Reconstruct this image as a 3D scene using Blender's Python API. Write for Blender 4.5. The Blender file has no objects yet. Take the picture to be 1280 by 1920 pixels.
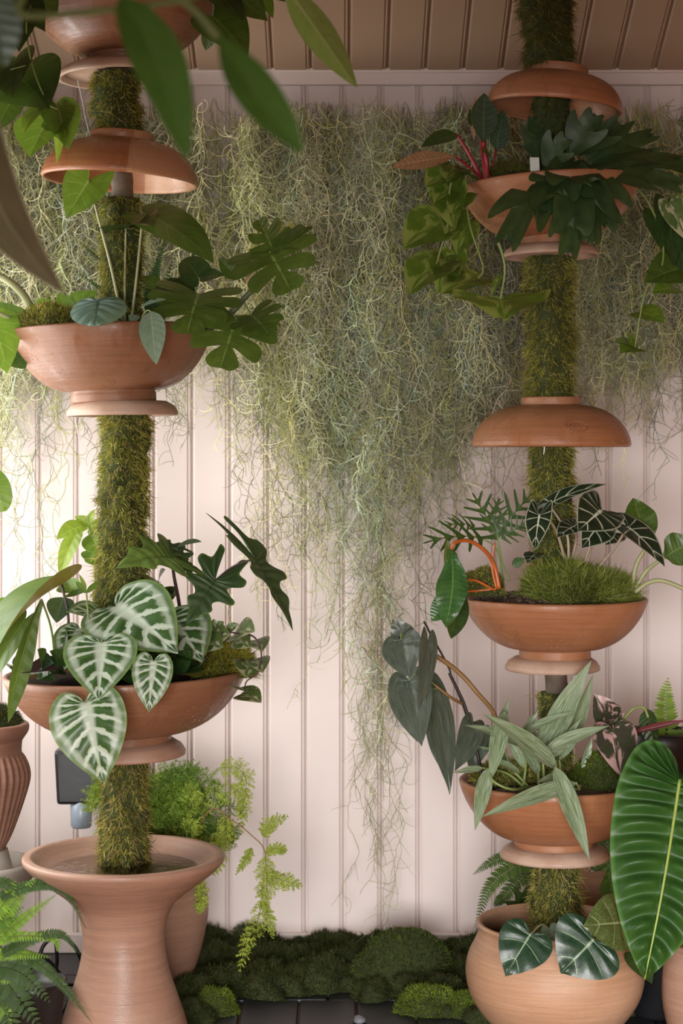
import bpy, math, random
import numpy as np
from mathutils import Vector, Matrix, Euler
random.seed(7); rng = np.random.default_rng(11)
sc = bpy.context.scene
COL = sc.collection
# ------------------------------------------------------------------ camera, world, light, exposure
F, HZ, CX, CH = 3500.0, 850.0, 640.0, 1.2          # focal length / horizon in pixels of the 1280x1920 frame, eye height
cam_d = bpy.data.cameras.new('camera'); cam = bpy.data.objects.new('camera', cam_d); COL.objects.link(cam)
cam.location = (0, 0, CH); cam.rotation_euler = (math.pi/2, 0, 0)
cam_d.sensor_fit = 'VERTICAL'; cam_d.sensor_height = 36; cam_d.lens = F/1920*36
cam_d.shift_y = -(960-HZ)/1920; cam_d.clip_start = .05
cam_d.dof.use_dof = True; cam_d.dof.focus_distance = 3.85; cam_d.dof.aperture_fstop = 4.5
sc.camera = cam
sc.view_settings.view_transform = 'Standard'; sc.view_settings.look = 'None'
sc.view_settings.gamma = 1; sc.view_settings.use_curve_mapping = False
sc.view_settings.exposure = -0.15
wd = bpy.data.worlds.new('world'); sc.world = wd; wd.use_nodes = True
wd.node_tree.nodes['Background'].inputs[0].default_value = (.86, .92, 1, 1)
wd.node_tree.nodes['Background'].inputs[1].default_value = .14
def area(name, loc, target, sx, sy, power, col):
    d = bpy.data.lights.new(name, 'AREA'); d.shape = 'RECTANGLE'; d.size = sx; d.size_y = sy; d.energy = power; d.color = col
    o = bpy.data.objects.new(name, d); COL.objects.link(o); o.location = loc
    o.rotation_euler = (Vector(target)-Vector(loc)).to_track_quat('-Z', 'Y').to_euler(); return o
WX = -1.06                                           # inner face of the left wall
area('window_daylight', (WX+.02, 3.76, 1.12), (1, 3.76, 1.0), .92, 1.2, 25, (1, .97, .93))
area('open_front_daylight', (-1.3, -5.0, 1.9), (0, 4.5, .8), 5.0, 3.8, 2150, (1, .975, .965))
sc.cycles.max_bounces = 8; sc.cycles.diffuse_bounces = 4; sc.cycles.transparent_max_bounces = 4
sc.cycles.sample_clamp_indirect = 6; sc.cycles.caustics_reflective = False; sc.cycles.caustics_refractive = False

# ------------------------------------------------------------------ helpers
def at(px, py, Y): return Vector(((px-CX)/F*Y, Y, CH+(HZ-py)/F*Y))
def link(o, parent=None, loc=None):
    COL.objects.link(o)
    if parent is not None: o.parent = parent
    if loc is not None: o.location = loc
    return o
def tag(o, label=None, cat=None, group=None, kind=None):
    for k, v in (('label', label), ('category', cat), ('group', group), ('kind', kind)):
        if v: o[k] = v
    return o
def np_mesh(name, V, Fc, mat=None, uv=None, col=None, smooth=True):
    """V (n,3); Fc list of faces or an (m,k) array; uv / col per vertex"""
    me = bpy.data.meshes.new(name); V = np.asarray(V, dtype=np.float32)
    if isinstance(Fc, np.ndarray):
        k = Fc.shape[1]; flat = Fc.astype(np.int32).ravel(); starts = np.arange(0, len(flat), k, dtype=np.int32)
    else:
        flat = np.fromiter((i for f in Fc for i in f), dtype=np.int32)
        lens = np.fromiter((len(f) for f in Fc), dtype=np.int32); starts = np.concatenate(([0], np.cumsum(lens)[:-1])).astype(np.int32)
    me.vertices.add(len(V)); me.vertices.foreach_set('co', V.ravel())
    me.loops.add(len(flat)); me.loops.foreach_set('vertex_index', flat)
    me.polygons.add(len(starts)); me.polygons.foreach_set('loop_start', starts)
    if uv is not None:
        l = me.uv_layers.new(name='UVMap'); l.data.foreach_set('uv', np.asarray(uv, dtype=np.float32)[flat].ravel())
    if col is not None:
        c = np.ones((len(V), 4), dtype=np.float32); c[:, :3] = col
        a = me.color_attributes.new('Col', 'FLOAT_COLOR', 'POINT'); a.data.foreach_set('color', c.ravel())
    me.polygons.foreach_set('use_smooth', np.full(len(starts), bool(smooth)))
    me.update(calc_edges=True); me.validate()
    if mat: me.materials.append(mat)
    return me
def mesh_obj(name, me, parent=None, loc=None): return link(bpy.data.objects.new(name, me), parent, loc)
def empty(name, loc, label, cat, group=None):
    o = bpy.data.objects.new(name, None); o.empty_display_size = .05; link(o, None, loc); tag(o, label, cat, group); return o
def catmull(P, n):
    P = [np.asarray(p, dtype=float) for p in P]
    if len(P) < 3: return np.array([P[0]+(P[-1]-P[0])*t for t in np.linspace(0, 1, n)])
    Q = [2*P[0]-P[1]]+P+[2*P[-1]-P[-2]]; out = []
    for t in np.linspace(0, len(P)-1, n):
        i = min(int(t), len(P)-2); u = t-i; a, b, c, d = Q[i:i+4]
        out.append(.5*((2*b)+(c-a)*u+(2*a-5*b+4*c-d)*u*u+(3*b-a-3*c+d)*u**3))
    return np.array(out)
def tube_geo(P, r0, r1=None, seg=6, n=None, cap=True, taper=1.0):
    P = catmull(P, n or max(6, 6*len(P))) if n != 0 else np.asarray(P, float)
    r1 = r0 if r1 is None else r1; m = len(P); T = np.gradient(P, axis=0); T /= np.linalg.norm(T, axis=1)[:, None]+1e-12
    up = np.array([0, -1, .2]); V = []; a = np.linspace(0, 2*math.pi, seg, endpoint=False)
    for i in range(m):
        s = np.cross(T[i], up); s = s/(np.linalg.norm(s)+1e-9); b = np.cross(s, T[i]); r = r0+(r1-r0)*(i/(m-1))**taper
        V.append(P[i]+r*(np.cos(a)[:, None]*s+np.sin(a)[:, None]*b))
    V = np.concatenate(V); Fc = []
    for i in range(m-1):
        for j in range(seg): k = (j+1) % seg; Fc.append((i*seg+j, i*seg+k, (i+1)*seg+k, (i+1)*seg+j))
    if cap: Fc.append(tuple(range(seg))[::-1]); Fc.append(tuple(range((m-1)*seg, m*seg)))
    return V, Fc
def join_geo(parts):
    V, Fc, o = [], [], 0
    for v, f in parts:
        V.append(np.asarray(v)); Fc += [tuple(i+o for i in q) for q in f]; o += len(v)
    return np.concatenate(V), Fc
def lathe_geo(prof, seg=72, rib=None):
    prof = np.asarray(prof, float); a = np.linspace(0, 2*math.pi, seg, endpoint=False); V = []
    for i, (r, z) in enumerate(prof):
        rr = np.full(seg, r)
        if rib: rr = rr*(1+rib(a, i, z))
        V.append(np.stack([rr*np.cos(a), rr*np.sin(a), np.full(seg, z)], 1))
    V = np.concatenate(V); Fc = []
    for i in range(len(prof)-1):
        for j in range(seg): k = (j+1) % seg; Fc.append((i*seg+j, i*seg+k, (i+1)*seg+k, (i+1)*seg+j))
    if prof[0][0] > 1e-6 and prof[0][0] < .999: Fc.append(tuple(range(seg))[::-1])
    Fc.append(tuple(range((len(prof)-1)*seg, len(prof)*seg)))
    return V, Fc
def box_geo(x0, x1, y0, y1, z0, z1, bev=0):
    if not bev:
        V = [(x, y, z) for z in (z0, z1) for y in (y0, y1) for x in (x0, x1)]
        return np.array(V), [(0, 2, 3, 1), (4, 5, 7, 6), (0, 1, 5, 4), (2, 6, 7, 3), (0, 4, 6, 2), (1, 3, 7, 5)]
    import bmesh
    bm = bmesh.new(); bmesh.ops.create_cube(bm, size=1)
    for v in bm.verts: v.co = ((x0+x1)/2+v.co.x*(x1-x0), (y0+y1)/2+v.co.y*(y1-y0), (z0+z1)/2+v.co.z*(z1-z0))
    bmesh.ops.bevel(bm, geom=bm.edges[:], offset=bev, segments=2, affect='EDGES', profile=.6)
    bm.verts.index_update(); V = np.array([v.co[:] for v in bm.verts]); Fc = [tuple(v.index for v in f.verts) for f in bm.faces]; bm.free()
    return V, Fc
# smooth value noise for displacement
_g = rng.random((64, 64, 64)).astype(np.float32)
def vnoise(P, s=1.0):
    Q = np.asarray(P, float)*s+17.3; i = np.floor(Q).astype(int); f = Q-i; f = f*f*(3-2*f); r = 0
    for dx in (0, 1):
        for dy in (0, 1):
            for dz in (0, 1):
                w = (f[:, 0] if dx else 1-f[:, 0])*(f[:, 1] if dy else 1-f[:, 1])*(f[:, 2] if dz else 1-f[:, 2])
                r = r+w*_g[(i[:, 0]+dx) & 63, (i[:, 1]+dy) & 63, (i[:, 2]+dz) & 63]
    return r*2-1

# ------------------------------------------------------------------ materials
class M:
    def __init__(s, name):
        s.m = bpy.data.materials.new(name); s.m.use_nodes = True; s.t = s.m.node_tree; s.b = s.t.nodes['Principled BSDF']; s.out = s.t.nodes['Material Output']
    def n(s, typ, **kw):
        nd = s.t.nodes.new('ShaderNode'+typ)
        for k, v in kw.items():
            if k.startswith('i_'): s.set(nd.inputs[k[2:].replace('_', ' ')], v)
            else: setattr(nd, k, v)
        return nd
    def set(s, sock, v):
        if isinstance(v, bpy.types.NodeSocket): s.t.links.new(v, sock)
        elif isinstance(v, (tuple, list)) and len(v) == 3 and sock.type == 'RGBA': sock.default_value = (*v, 1)
        else: sock.default_value = v
    def math(s, op, a, b=0.0, c=0.0):
        nd = s.n('Math', operation=op)
        for i, v in enumerate((a, b, c)): s.set(nd.inputs[i], v)
        return nd.outputs[0]
    def mix(s, f, a, b, mode='MIX'):
        nd = s.n('Mix', data_type='RGBA', blend_type=mode); s.set(nd.inputs[0], f); s.set(nd.inputs[6], a); s.set(nd.inputs[7], b); return nd.outputs[2]
    def ramp(s, v, a, b, x=0.0, y=1.0, smooth=True):
        nd = s.n('MapRange', interpolation_type='SMOOTHSTEP' if smooth else 'LINEAR')
        for k, q in zip(range(5), (v, a, b, x, y)): s.set(nd.inputs[k], q)
        return nd.outputs[0]
    def noise(s, scale, vec=None, detail=3, rough=.55, stretch=None, dist=0):
        if vec is None: vec = s.n('TexCoord').outputs['Object']
        if stretch: mp = s.n('Mapping'); s.set(mp.inputs[0], vec); mp.inputs['Scale'].default_value = stretch; vec = mp.outputs[0]
        nd = s.n('TexNoise'); s.set(nd.inputs['Vector'], vec)
        for k, v in (('Scale', scale), ('Detail', detail), ('Roughness', rough), ('Distortion', dist)): nd.inputs[k].default_value = v
        return nd.outputs[0]
    def bump(s, h, strength=.2, dist=.01):
        nd = s.n('Bump'); nd.inputs['Strength'].default_value = strength; nd.inputs['Distance'].default_value = dist; s.set(nd.inputs['Height'], h); s.t.links.new(nd.outputs[0], s.b.inputs['Normal'])
    def p(s, **kw):
        for k, v in kw.items(): s.set(s.b.inputs[k.replace('_', ' ')], v)
        return s.m
def plain(name, col, rough=.6, var=.25, scale=30, bump=.1, **kw):
    m = M(name); nz = m.noise(scale, detail=4); dark = tuple(c*(1-var) for c in col)
    m.bump(nz, bump, .004); return m.p(Base_Color=m.mix(nz, dark, col), Roughness=rough, **kw)
def terracotta(name, base, pale, rough=.55, wet=.5, bloom=.3, patch=None):
    m = M(name); big = m.noise(5, detail=4); st = m.noise(6, stretch=(1, 1, 26), detail=5, rough=.7); fine = m.noise(160, detail=2)
    drip = m.noise(9, stretch=(3.2, 3.2, .5), detail=3)
    c = m.mix(m.ramp(st, .3, .72), tuple(x*.78 for x in base), base)
    c = m.mix(m.math('MULTIPLY', m.ramp(big, .45, .72), bloom), c, pale)
    c = m.mix(m.math('MULTIPLY', m.ramp(drip, .5, .75), .35*wet), c, tuple(x*.62 for x in base))
    c = m.mix(m.math('MULTIPLY', m.ramp(fine, .62, .75), .3), c, tuple(x*.55 for x in base))
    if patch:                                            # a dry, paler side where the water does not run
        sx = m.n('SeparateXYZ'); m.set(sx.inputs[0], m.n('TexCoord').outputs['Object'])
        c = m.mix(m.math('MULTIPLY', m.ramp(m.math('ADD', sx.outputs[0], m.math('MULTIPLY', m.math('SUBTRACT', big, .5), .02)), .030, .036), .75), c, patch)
    m.bump(m.math('ADD', st, m.math('MULTIPLY', fine, .3)), .3, .004)
    r = m.math('SUBTRACT', rough, m.math('MULTIPLY', m.ramp(drip, .42, .7), .34*wet))
    return m.p(Base_Color=c, Roughness=r)
T_ORANGE = terracotta('terracotta_orange', (.37, .155, .07), (.44, .225, .115), .5, .8, .4)
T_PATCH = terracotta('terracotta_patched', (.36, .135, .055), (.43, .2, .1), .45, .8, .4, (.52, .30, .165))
T_BROWN = terracotta('terracotta_brown', (.255, .112, .056), (.33, .175, .10), .5, .9, .4)
T_PALE = terracotta('terracotta_pale', (.41, .24, .165), (.46, .31, .235), .5, .4, .5)
T_PEACH = terracotta('terracotta_peach', (.53, .305, .18), (.57, .39, .265), .5, .35, .5)
T_SAUCER = terracotta('terracotta_limed', (.46, .285, .195), (.60, .47, .375), .5, .4, .6)
T_URN = terracotta('terracotta_urn', (.24, .12, .08), (.32, .2, .15), .65, .2, .4)
CEIL_SHADE = plain('ceiling_shaded_paint', (.37, .255, .17), .55, .1, 3, .02)  # wall paint darkened and warmed, so the ceiling's shade sits in the colour
WARM_BOUNCE = plain('unseen_warm_bounce', (.42, .185, .068), .6, .2, 12, .1)  # warm reflector colour added to the unseen fascia, side wall and deck
STONE = plain('grey_stone', (.46, .41, .36), .8, .35, 14, .5)
PAINT = (lambda m: (m.bump(m.noise(240, detail=2), .16, .002), m.p(Base_Color=m.mix(m.noise(3), (.665, .57, .535), (.71, .62, .585)), Roughness=.5))[1])(M('painted_boards'))
SLATE = plain('wet_slate', (.020, .022, .027), .45, .5, 12, .3)
BLACK = plain('black_plastic', (.012, .012, .014), .38, .3, 40, .05)
SOIL = plain('dark_soil', (.022, .014, .009), 1.0, .7, 90, .8, Specular_IOR_Level=.05)
PEBBLE = plain('gravel', (.13, .085, .06), .6, .5, 60, .4)
def vcol(name, rough=.7, trans=.0):
    m = M(name); a = m.n('Attribute', attribute_name='Col'); m.p(Base_Color=a.outputs[0], Roughness=rough)
    m.b.inputs['Specular IOR Level'].default_value = .25
    if trans:
        t = m.n('BsdfTranslucent'); m.set(t.inputs[0], a.outputs[0]); x = m.n('MixShader'); x.inputs[0].default_value = trans
        m.t.links.new(m.b.outputs[0], x.inputs[1]); m.t.links.new(t.outputs[0], x.inputs[2]); m.t.links.new(x.outputs[0], m.out.inputs[0])
    return m.m
MOSS = vcol('moss_fibres', .7, .2)
TILLANDSIA = vcol('spanish_moss_fibres', .75, .15)
FERNM = vcol('fern_green', .5, .3)
MOSSCORE = plain('moss_core', (.045, .06, .012), .95, .6, 70, .8)
BARK = plain('bark_wrap', (.17, .125, .09), .8, .6, 40, .6)

# ------------------------------------------------------------------ the setting
WY = 4.5; SP = .0916; X0 = (431-CX)/F*WY
def board_mesh(w, length, t=.012, bev=.006, name='plank', mat=None):
    """tongue-and-groove board: front face at y=0 facing -y, length along +z, centred in x"""
    h = w/2
    prof = [(-h, t), (-h, .008), (-h+.003, .008), (-h+.003, bev*.6), (-h+.007, 0), (h-.012, 0), (h-.009, .0035), (h-.006, .0005), (h-.003, .002), (h-.001, .008), (h, .008), (h, t)]
    n = len(prof); V = [(x, y, z) for z in (0, length) for x, y in prof]; Fc = [(i, (i+1) % n, n+(i+1) % n, n+i) for i in range(n)]
    Fc += [tuple(range(n))[::-1], tuple(range(n, 2*n))]
    return np_mesh(name, np.array(V), Fc, mat or PAINT, smooth=False)
ZE = 2.105; SLOPE = math.atan(.44)
wall_back = mesh_obj('wall_back', np_mesh('wall_back', *box_geo(-1.3, 1.5, WY+.012, WY+.08, 0, 2.3), PAINT, smooth=False)); tag(wall_back, 'pale pink tongue and groove board wall behind the columns', 'wall', None, 'structure')
ceiling = mesh_obj('ceiling', np_mesh('ceiling', *box_geo(-1.3, 1.5, .012, .08, 0, 5.45), PAINT, smooth=False))
tag(ceiling, 'sloping boarded ceiling, beige with shade put into the colour', 'ceiling', None, 'structure')
wb, cb = board_mesh(SP, 2.2), board_mesh(SP, 5.4, mat=CEIL_SHADE)
for i in range(-10, 20):
    x = X0+(i+.5)*SP
    if -1.1 < x < 1.45: mesh_obj('plank', wb, wall_back, (x, WY, 0))
cdir = Vector((0, -math.cos(SLOPE), math.sin(SLOPE)))      # up-slope, towards the camera
cn = Vector((0, -math.sin(SLOPE), -math.cos(SLOPE)))        # faces down into the room
zax = cdir; yax = -cn; xax = yax.cross(zax)
R = Matrix((xax, yax, zax)).transposed().to_4x4()
ceiling.matrix_world = Matrix.Translation((0, WY, ZE)) @ R
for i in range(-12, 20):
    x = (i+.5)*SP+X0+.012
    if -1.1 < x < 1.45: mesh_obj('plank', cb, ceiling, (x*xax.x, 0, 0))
def slab(name, x0, x1, y0, y1, z0, z1, label, cat, mat=PAINT, bev=.003, kind='structure', parent=None):
    o = mesh_obj(name, np_mesh(name, *box_geo(x0, x1, y0, y1, z0, z1, bev), mat, smooth=False), parent)
    if parent is None: tag(o, label, cat, None, kind)
    return o
trim = slab('trim_1', -1.06, 1.45, WY-.022, WY, 2.085, 2.128, 'plain beige rail where the boarded wall meets the ceiling', 'trim')
slab('moulding', -1.06, 1.45, WY-.03, WY-.02, 2.112, 2.124, '', '', parent=trim)
bb = slab('baseboard_back', -1.06, 1.45, WY-.02, WY, 0, .046, 'low white skirting board at the foot of the wall', 'baseboard')
# left wall with the window that lights the place
wl = slab('wall_left', WX-.08, WX, -.42, 1.0, 0, 4.3, 'pale painted side wall beside the window', 'wall')
for a in ((1.0, 4.5, 0, .5), (1.0, 4.5, 1.8, 3.7), (1.0, 2.72, .5, 1.8), (4.24, 4.5, .5, 1.8)):
    slab('wall_panel', WX-.08, WX, *a, '', '', parent=wl)
win = slab('window_1', WX-.06, WX-.03, 2.72, 4.24, .5, .55, 'white framed window in the side wall', 'window')
for a in ((2.72, 4.24, 1.75, 1.8), (2.72, 2.77, .55, 1.75), (4.19, 4.24, .55, 1.75), (3.46, 3.50, .55, 1.75)): slab('window_frame', WX-.06, WX-.03, *a, '', '', parent=win)
slab('added_shade_fascia', -1.06, 1.45, -.42, -.36, 1.31, 4.3, 'unseen fascia added behind the camera to shade the upper wall', 'wall', WARM_BOUNCE)  # added out of view to keep front daylight off the upper boards
wr = slab('wall_right', 1.45, 1.53, -.42, 4.5, 0, 4.3, 'unseen side wall on the shaded side, coloured to bounce warm light', 'wall', WARM_BOUNCE)
floor = slab('floor', -1.1, 1.5, -1.5, 4.5, -.06, -.012, 'dark slate floor under the moss, unseen deck in front coloured to bounce warm light', 'floor', WARM_BOUNCE, 0)
tile = np_mesh('tile', *box_geo(-.061, .061, -.098, .098, -.012, 0, .004), SLATE, smooth=False)
for j in range(4):
    for i in range(-8, 12): o = mesh_obj('tile', tile, floor, (i*.126-.03+(.063 if j % 2 else 0), 4.398-j*.2, random.uniform(-.001, .001)))
# ------------------------------------------------------------------ terracotta vessels
PM = math.radians(70); DM = math.radians(86)
def bs(a, PM=PM): return (np.sin(a)/math.sin(PM))**1.08
def bc(a, PM=PM): return (1-np.cos(a))/(1-math.cos(PM))
def bowl_profile(R, H, rf, hf, t=.011, PM=PM):
    """outer foot -> rim -> inner floor; z=0 at the foot"""
    p = [(rf*.985, 0), (rf, .003), (rf*1.0, hf*.75), (rf*.97, hf)]
    A = np.linspace(0, PM, 18)
    r0 = rf*1.04
    out = [(r0+(R-r0)*bs(a, PM), hf+(H-hf)*bc(a, PM)) for a in A]
    p += out[1:] if out[0][0] < p[-1][0] else out
    p += [(R-.002, H+.003), (R-t*.5, H+.0045), (R-t+.002, H+.003), (R-t, H-.001)]
    inn = [(max(r0-t, .01)+(R-r0)*bs(a, PM), hf+t+(H-hf-t)*bc(a, PM)) for a in A[::-1]]
    p += inn[1:] + [(.0005, hf+t)]
    return p
def vessel(name, prof, loc, mat, label, cat, tilt=0, flip=False, seg=80, group=None, pitch=0, rib=None):
    V, Fc = lathe_geo(prof, seg, rib)
    if flip: V = V*np.array([1, -1, -1])
    o = mesh_obj(name, np_mesh(name, V, Fc, mat)); o.location = loc
    o.rotation_euler = (math.radians(pitch), math.radians(tilt), 0); tag(o, label, cat, group); return o
def bowl(cx, rim, R, base, rf, Y, mat, label, tilt=0, hf=18):
    k = Y/F; return vessel('planter_bowl', bowl_profile(R*k, (base-rim)*k, rf*k, hf*k), at(cx, base, Y), mat, label, 'bowl', tilt)
def dome(cx, rim, R, top, rf, Y, mat, label, tilt=0, hf=17):
    k = Y/F; pr = bowl_profile(R*k, (rim-top)*k, rf*k, hf*k, .009, DM); o = vessel('domed_cover', pr, at(cx, top, Y), mat, label, 'dome', tilt, True); return o
def saucer(cx, top, bot, R, Y, label, tilt=0, pitch=0, mat=None):
    k = Y/F; r = R*k; h = (bot-top)*k
    pr = [(r*.5, 0), (r*.80, -.001), (r*.93, -h*.32), (r, -h*.72), (r, -h*.95), (r*.975, -h), (r*.93, -h*.96), (r*.9, -h*.62), (r*.78, -h*.42), (.001, -h*.4)]
    V, Fc = lathe_geo([(.001, 0)]+pr, 72); V[:, 2] += 0
    o = mesh_obj('saucer', np_mesh('saucer', V, [f[::-1] for f in Fc], mat or T_SAUCER)); o.location = at(cx, top, Y); o.rotation_euler = (math.radians(pitch), math.radians(tilt), 0)
    tag(o, label, 'saucer'); return o
YL, YR = 3.8, 3.85
bL0 = bowl(232, -18, 186, 122, 62, YL, T_BROWN, 'brown terracotta bowl at the very top of the column with the trumpet basin', -1)
sL0 = saucer(221, 122, 148, 113, YL, 'hollow pale saucer seen from below under the topmost bowl', -2)
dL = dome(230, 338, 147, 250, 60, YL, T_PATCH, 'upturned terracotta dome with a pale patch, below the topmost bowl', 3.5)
bL1 = bowl(213, 620, 190, 755, 80, YL, T_BROWN, 'brown terracotta bowl planted with split-leaf climber and arrow-shaped leaves', -1.8, 22)
sL1 = saucer(229, 752, 780, 104, YL, 'limed saucer under the bowl with the split-leaf climber', -.8)
bL2 = bowl(238, 1262, 228, 1392, 84, YL, T_BROWN, 'widest terracotta bowl, holding the silver-veined heart leaves', -1.5, 18)
sL2 = saucer(243, 1388, 1418, 104, YL, 'brown-pink saucer above the trumpet-shaped basin', -2, 0, T_PALE)
dR0 = dome(1045, 203, 128, 126, 58, YR, T_ORANGE, 'upturned terracotta dome tilted under the ceiling', 5)
bR0 = bowl(1037, 346, 169, 462, 60, YR, T_ORANGE, 'orange terracotta bowl overhung by antler-shaped fronds', -3.2)
sR0 = saucer(1032, 460, 482, 90, YR, 'cracked buff saucer under the bowl with antler fronds', -1)
dR1 = dome(1033, 834, 149, 745, 56, YR, T_ORANGE, 'upturned terracotta dome with an oval maker stamp', 0, 15)
bR1 = bowl(1040, 1124, 173, 1234, 67, YR, T_ORANGE, 'terracotta bowl with gravel, a grassy moss mound and white-veined leaves', 0)
sR1 = saucer(1035, 1231, 1256, 89, YR, 'cream limed saucer under the bowl with gravel and moss mound', 0)
bR2 = bowl(1038, 1464, 178, 1590, 74, YR, T_ORANGE, 'terracotta bowl holding the long silvery sword-shaped leaves', 0, 20)
sR2 = saucer(1040, 1583, 1607, 103, YR, 'pink-cream saucer just above the round bottom pot', 0)
# oval stamps pressed in relief into the clay
def on_bowl(o, R, H, rf, hf, flip, ang, z):
    PM_ = DM if flip else PM; A = np.linspace(0, PM_, 60); r0 = rf*1.04; zs = hf+(H-hf)*bc(A, PM_); rs = r0+(R-r0)*bs(A, PM_)
    r = np.interp(z, zs, rs)+.0004; p = np.array([r*math.sin(ang), -r*math.cos(ang), -z if flip else z]); return p
def stamp(o, args, flip, ang0, z0, aw, zh, strokes):
    parts = []; ring = [(math.cos(t)*aw, math.sin(t)*zh) for t in np.linspace(0, 2*math.pi, 33)]
    for st in [ring]+strokes:
        P = [on_bowl(o, *args, flip, ang0+a, z0+(-z if flip else z)) for a, z in st]
        parts.append(tube_geo(np.array(P), .0011, seg=4, n=0))
    s = mesh_obj('stamp', np_mesh('stamp', *join_geo(parts), o.data.materials[0]), o); s['kind'] = 'stuff'; s['label'] = 'oval pressed maker stamp'
k = YR/F
def strokes(w, h):
    L = [[(-.8, .3), (-.62, -.45), (-.45, .3)], [(-.38, -.45), (-.34, .5), (-.15, -.1), (.04, .5), (.08, -.45)], [(.16, -.45), (.34, .5), (.52, -.45)], [(.24, -.1), (.44, -.1)], [(.6, -.45), (.64, .5), (.78, .4), (.8, .05), (.62, 0), (.84, -.4)]]
    return [[(x*w, y*h) for x, y in s] for s in L]
stamp(dR1, (149*k, 89*k, 56*k, 15*k), True, .22, 56*k, .165, 10*k, strokes(.165, 10*k))
stamp(bR1, (173*k, 110*k, 67*k, 18*k), False, -.72, 62*k, .11, 13*k, [])
DROP = M('water_bead'); DROP.p(Base_Color=(.5, .35, .26), Roughness=.04, Alpha=.45); DROP = DROP.m
def droplets(o, args, flip, n, zr, ar):
    parts = []
    for _ in range(n):
        p = on_bowl(o, *args, flip, random.uniform(*ar), random.uniform(*zr)*args[1]); r = random.uniform(.0006, .0015); a = np.linspace(0, 6.283, 6, endpoint=False)
        V = [p+np.array([math.cos(t)*math.sin(q), math.sin(t)*math.sin(q), math.cos(q)])*r for q in (.7, 1.57, 2.4) for t in a]+[p+np.array([0, 0, r]), p-np.array([0, 0, r])]
        Fc = [(i*6+j, (i+1)*6+j, (i+1)*6+(j+1) % 6, i*6+(j+1) % 6) for i in range(2) for j in range(6)]+[(18, j, (j+1) % 6) for j in range(6)]+[(19, 12+(j+1) % 6, 12+j) for j in range(6)]
        parts.append((np.array(V), Fc))
    d = mesh_obj('droplets', np_mesh('droplets', *join_geo(parts), DROP), o); d['kind'] = 'stuff'
droplets(dR1, (149*k, 89*k, 56*k, 15*k), True, 55, (.72, .98), (-1.2, 1.2)); droplets(bL1, (190*YL/F, 135*YL/F, 80*YL/F, 22*YL/F), False, 36, (.3, .9), (-1.2, -.5)); droplets(bL2, (228*YL/F, 130*YL/F, 84*YL/F, 18*YL/F), False, 30, (.3, .7), (.7, 1.3)); droplets(bR1, (173*k, 110*k, 67*k, 18*k), False, 26, (.25, .6), (-.5, .4))
# trumpet basin and the other pots
kb = 3.75/F
def pxprof(pts, y0, kk): return [(r*kk, (y0-y)*kk) for r, y in pts]
TB = pxprof([(130, 1970), (128, 1958), (115, 1908), (100, 1864), (84.5, 1816), (77.5, 1775), (78.5, 1738), (90, 1700), (112, 1676), (140, 1655), (170, 1632), (186, 1615), (189, 1607), (186, 1602), (176, 1601), (169, 1605), (150, 1621), (120, 1634), (60, 1641), (1, 1642)], 1970, kb)
TB = [tuple(p) for p in catmull(TB, 70)]
tb = vessel('trumpet_basin', TB, at(232, 1970, 3.75), T_PALE, 'tall flared trumpet-shaped terracotta basin holding shallow water', 'basin', 0, seg=96)
tb.location.z = 0
def clear_water(m):
    bn = m.n('Bump'); bn.inputs['Strength'].default_value = .3; bn.inputs['Distance'].default_value = .006; m.set(bn.inputs['Height'], m.noise(40, detail=2))
    g = m.n('BsdfGlossy'); g.inputs['Roughness'].default_value = .04; m.t.links.new(bn.outputs[0], g.inputs['Normal']); t = m.n('BsdfTransparent'); fr = m.n('Fresnel'); fr.inputs[0].default_value = 1.30
    x = m.n('MixShader'); m.t.links.new(fr.outputs[0], x.inputs[0]); m.t.links.new(t.outputs[0], x.inputs[1]); m.t.links.new(g.outputs[0], x.inputs[2]); m.t.links.new(x.outputs[0], m.out.inputs[0])
def water(cx, py, R, Y, label):
    m = M('water'); clear_water(m)
    a = np.linspace(0, 2*math.pi, 48, endpoint=False); k = Y/F*R; V = [(0, 0, 0)]+[(math.cos(t)*k, math.sin(t)*k, 0) for t in a]
    o = mesh_obj('water', np_mesh('water', np.array(V), [(0, 1+i, 1+(i+1) % 48) for i in range(48)], m.m)); o.location = at(cx, py, Y); tag(o, label, 'water', None, 'stuff')
water(232, 1627, 138, 3.75, 'thin sheet of clear water standing in the trumpet basin')
kp = YR/F
RP = pxprof([(92, 1944), (100, 1938), (132, 1908), (158, 1868), (167, 1828), (163, 1795), (150, 1768), (143, 1752), (143, 1742), (147, 1734), (145, 1730), (138, 1731), (134, 1740), (136, 1756), (148, 1790), (150, 1830), (120, 1900), (1, 1920)], 1944, kp)
rp = vessel('round_pot', [tuple(p) for p in catmull(RP, 60)], at(1040, 1944, YR), T_PEACH, 'squat round peach terracotta pot at the foot of the column', 'pot', 0, seg=96); rp.location.z = 0
def rib(a, i, z): return 0
UR = [(38, 1592), (40, 1585), (52, 1560), (70, 1510), (83, 1465), (82, 1440), (74, 1420), (68, 1410), (69, 1390), (72, 1384), (80, 1372), (82, 1362), (79, 1356), (70, 1356), (64, 1364), (58, 1390), (58, 1410), (1, 1412)]
YU = 4.0; ku = YU/F
urn_p = [tuple(p) for p in catmull(pxprof(UR, 1592, ku), 64)]
zlo, zhi = 10*ku, 178*ku
half = 32
def urib(a, i, z): return (.022*np.sign(np.cos(a*34))*np.abs(np.cos(a*34))**.6-.01)*(1 if (zlo < z < zhi and i < half) else 0)
urn = vessel('ribbed_urn', urn_p, at(-28, 1592, YU), T_URN, 'vertically ribbed terracotta urn at the edge, moss in its mouth', 'urn', 0, seg=272, rib=urib)
ks = YU/F
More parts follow.
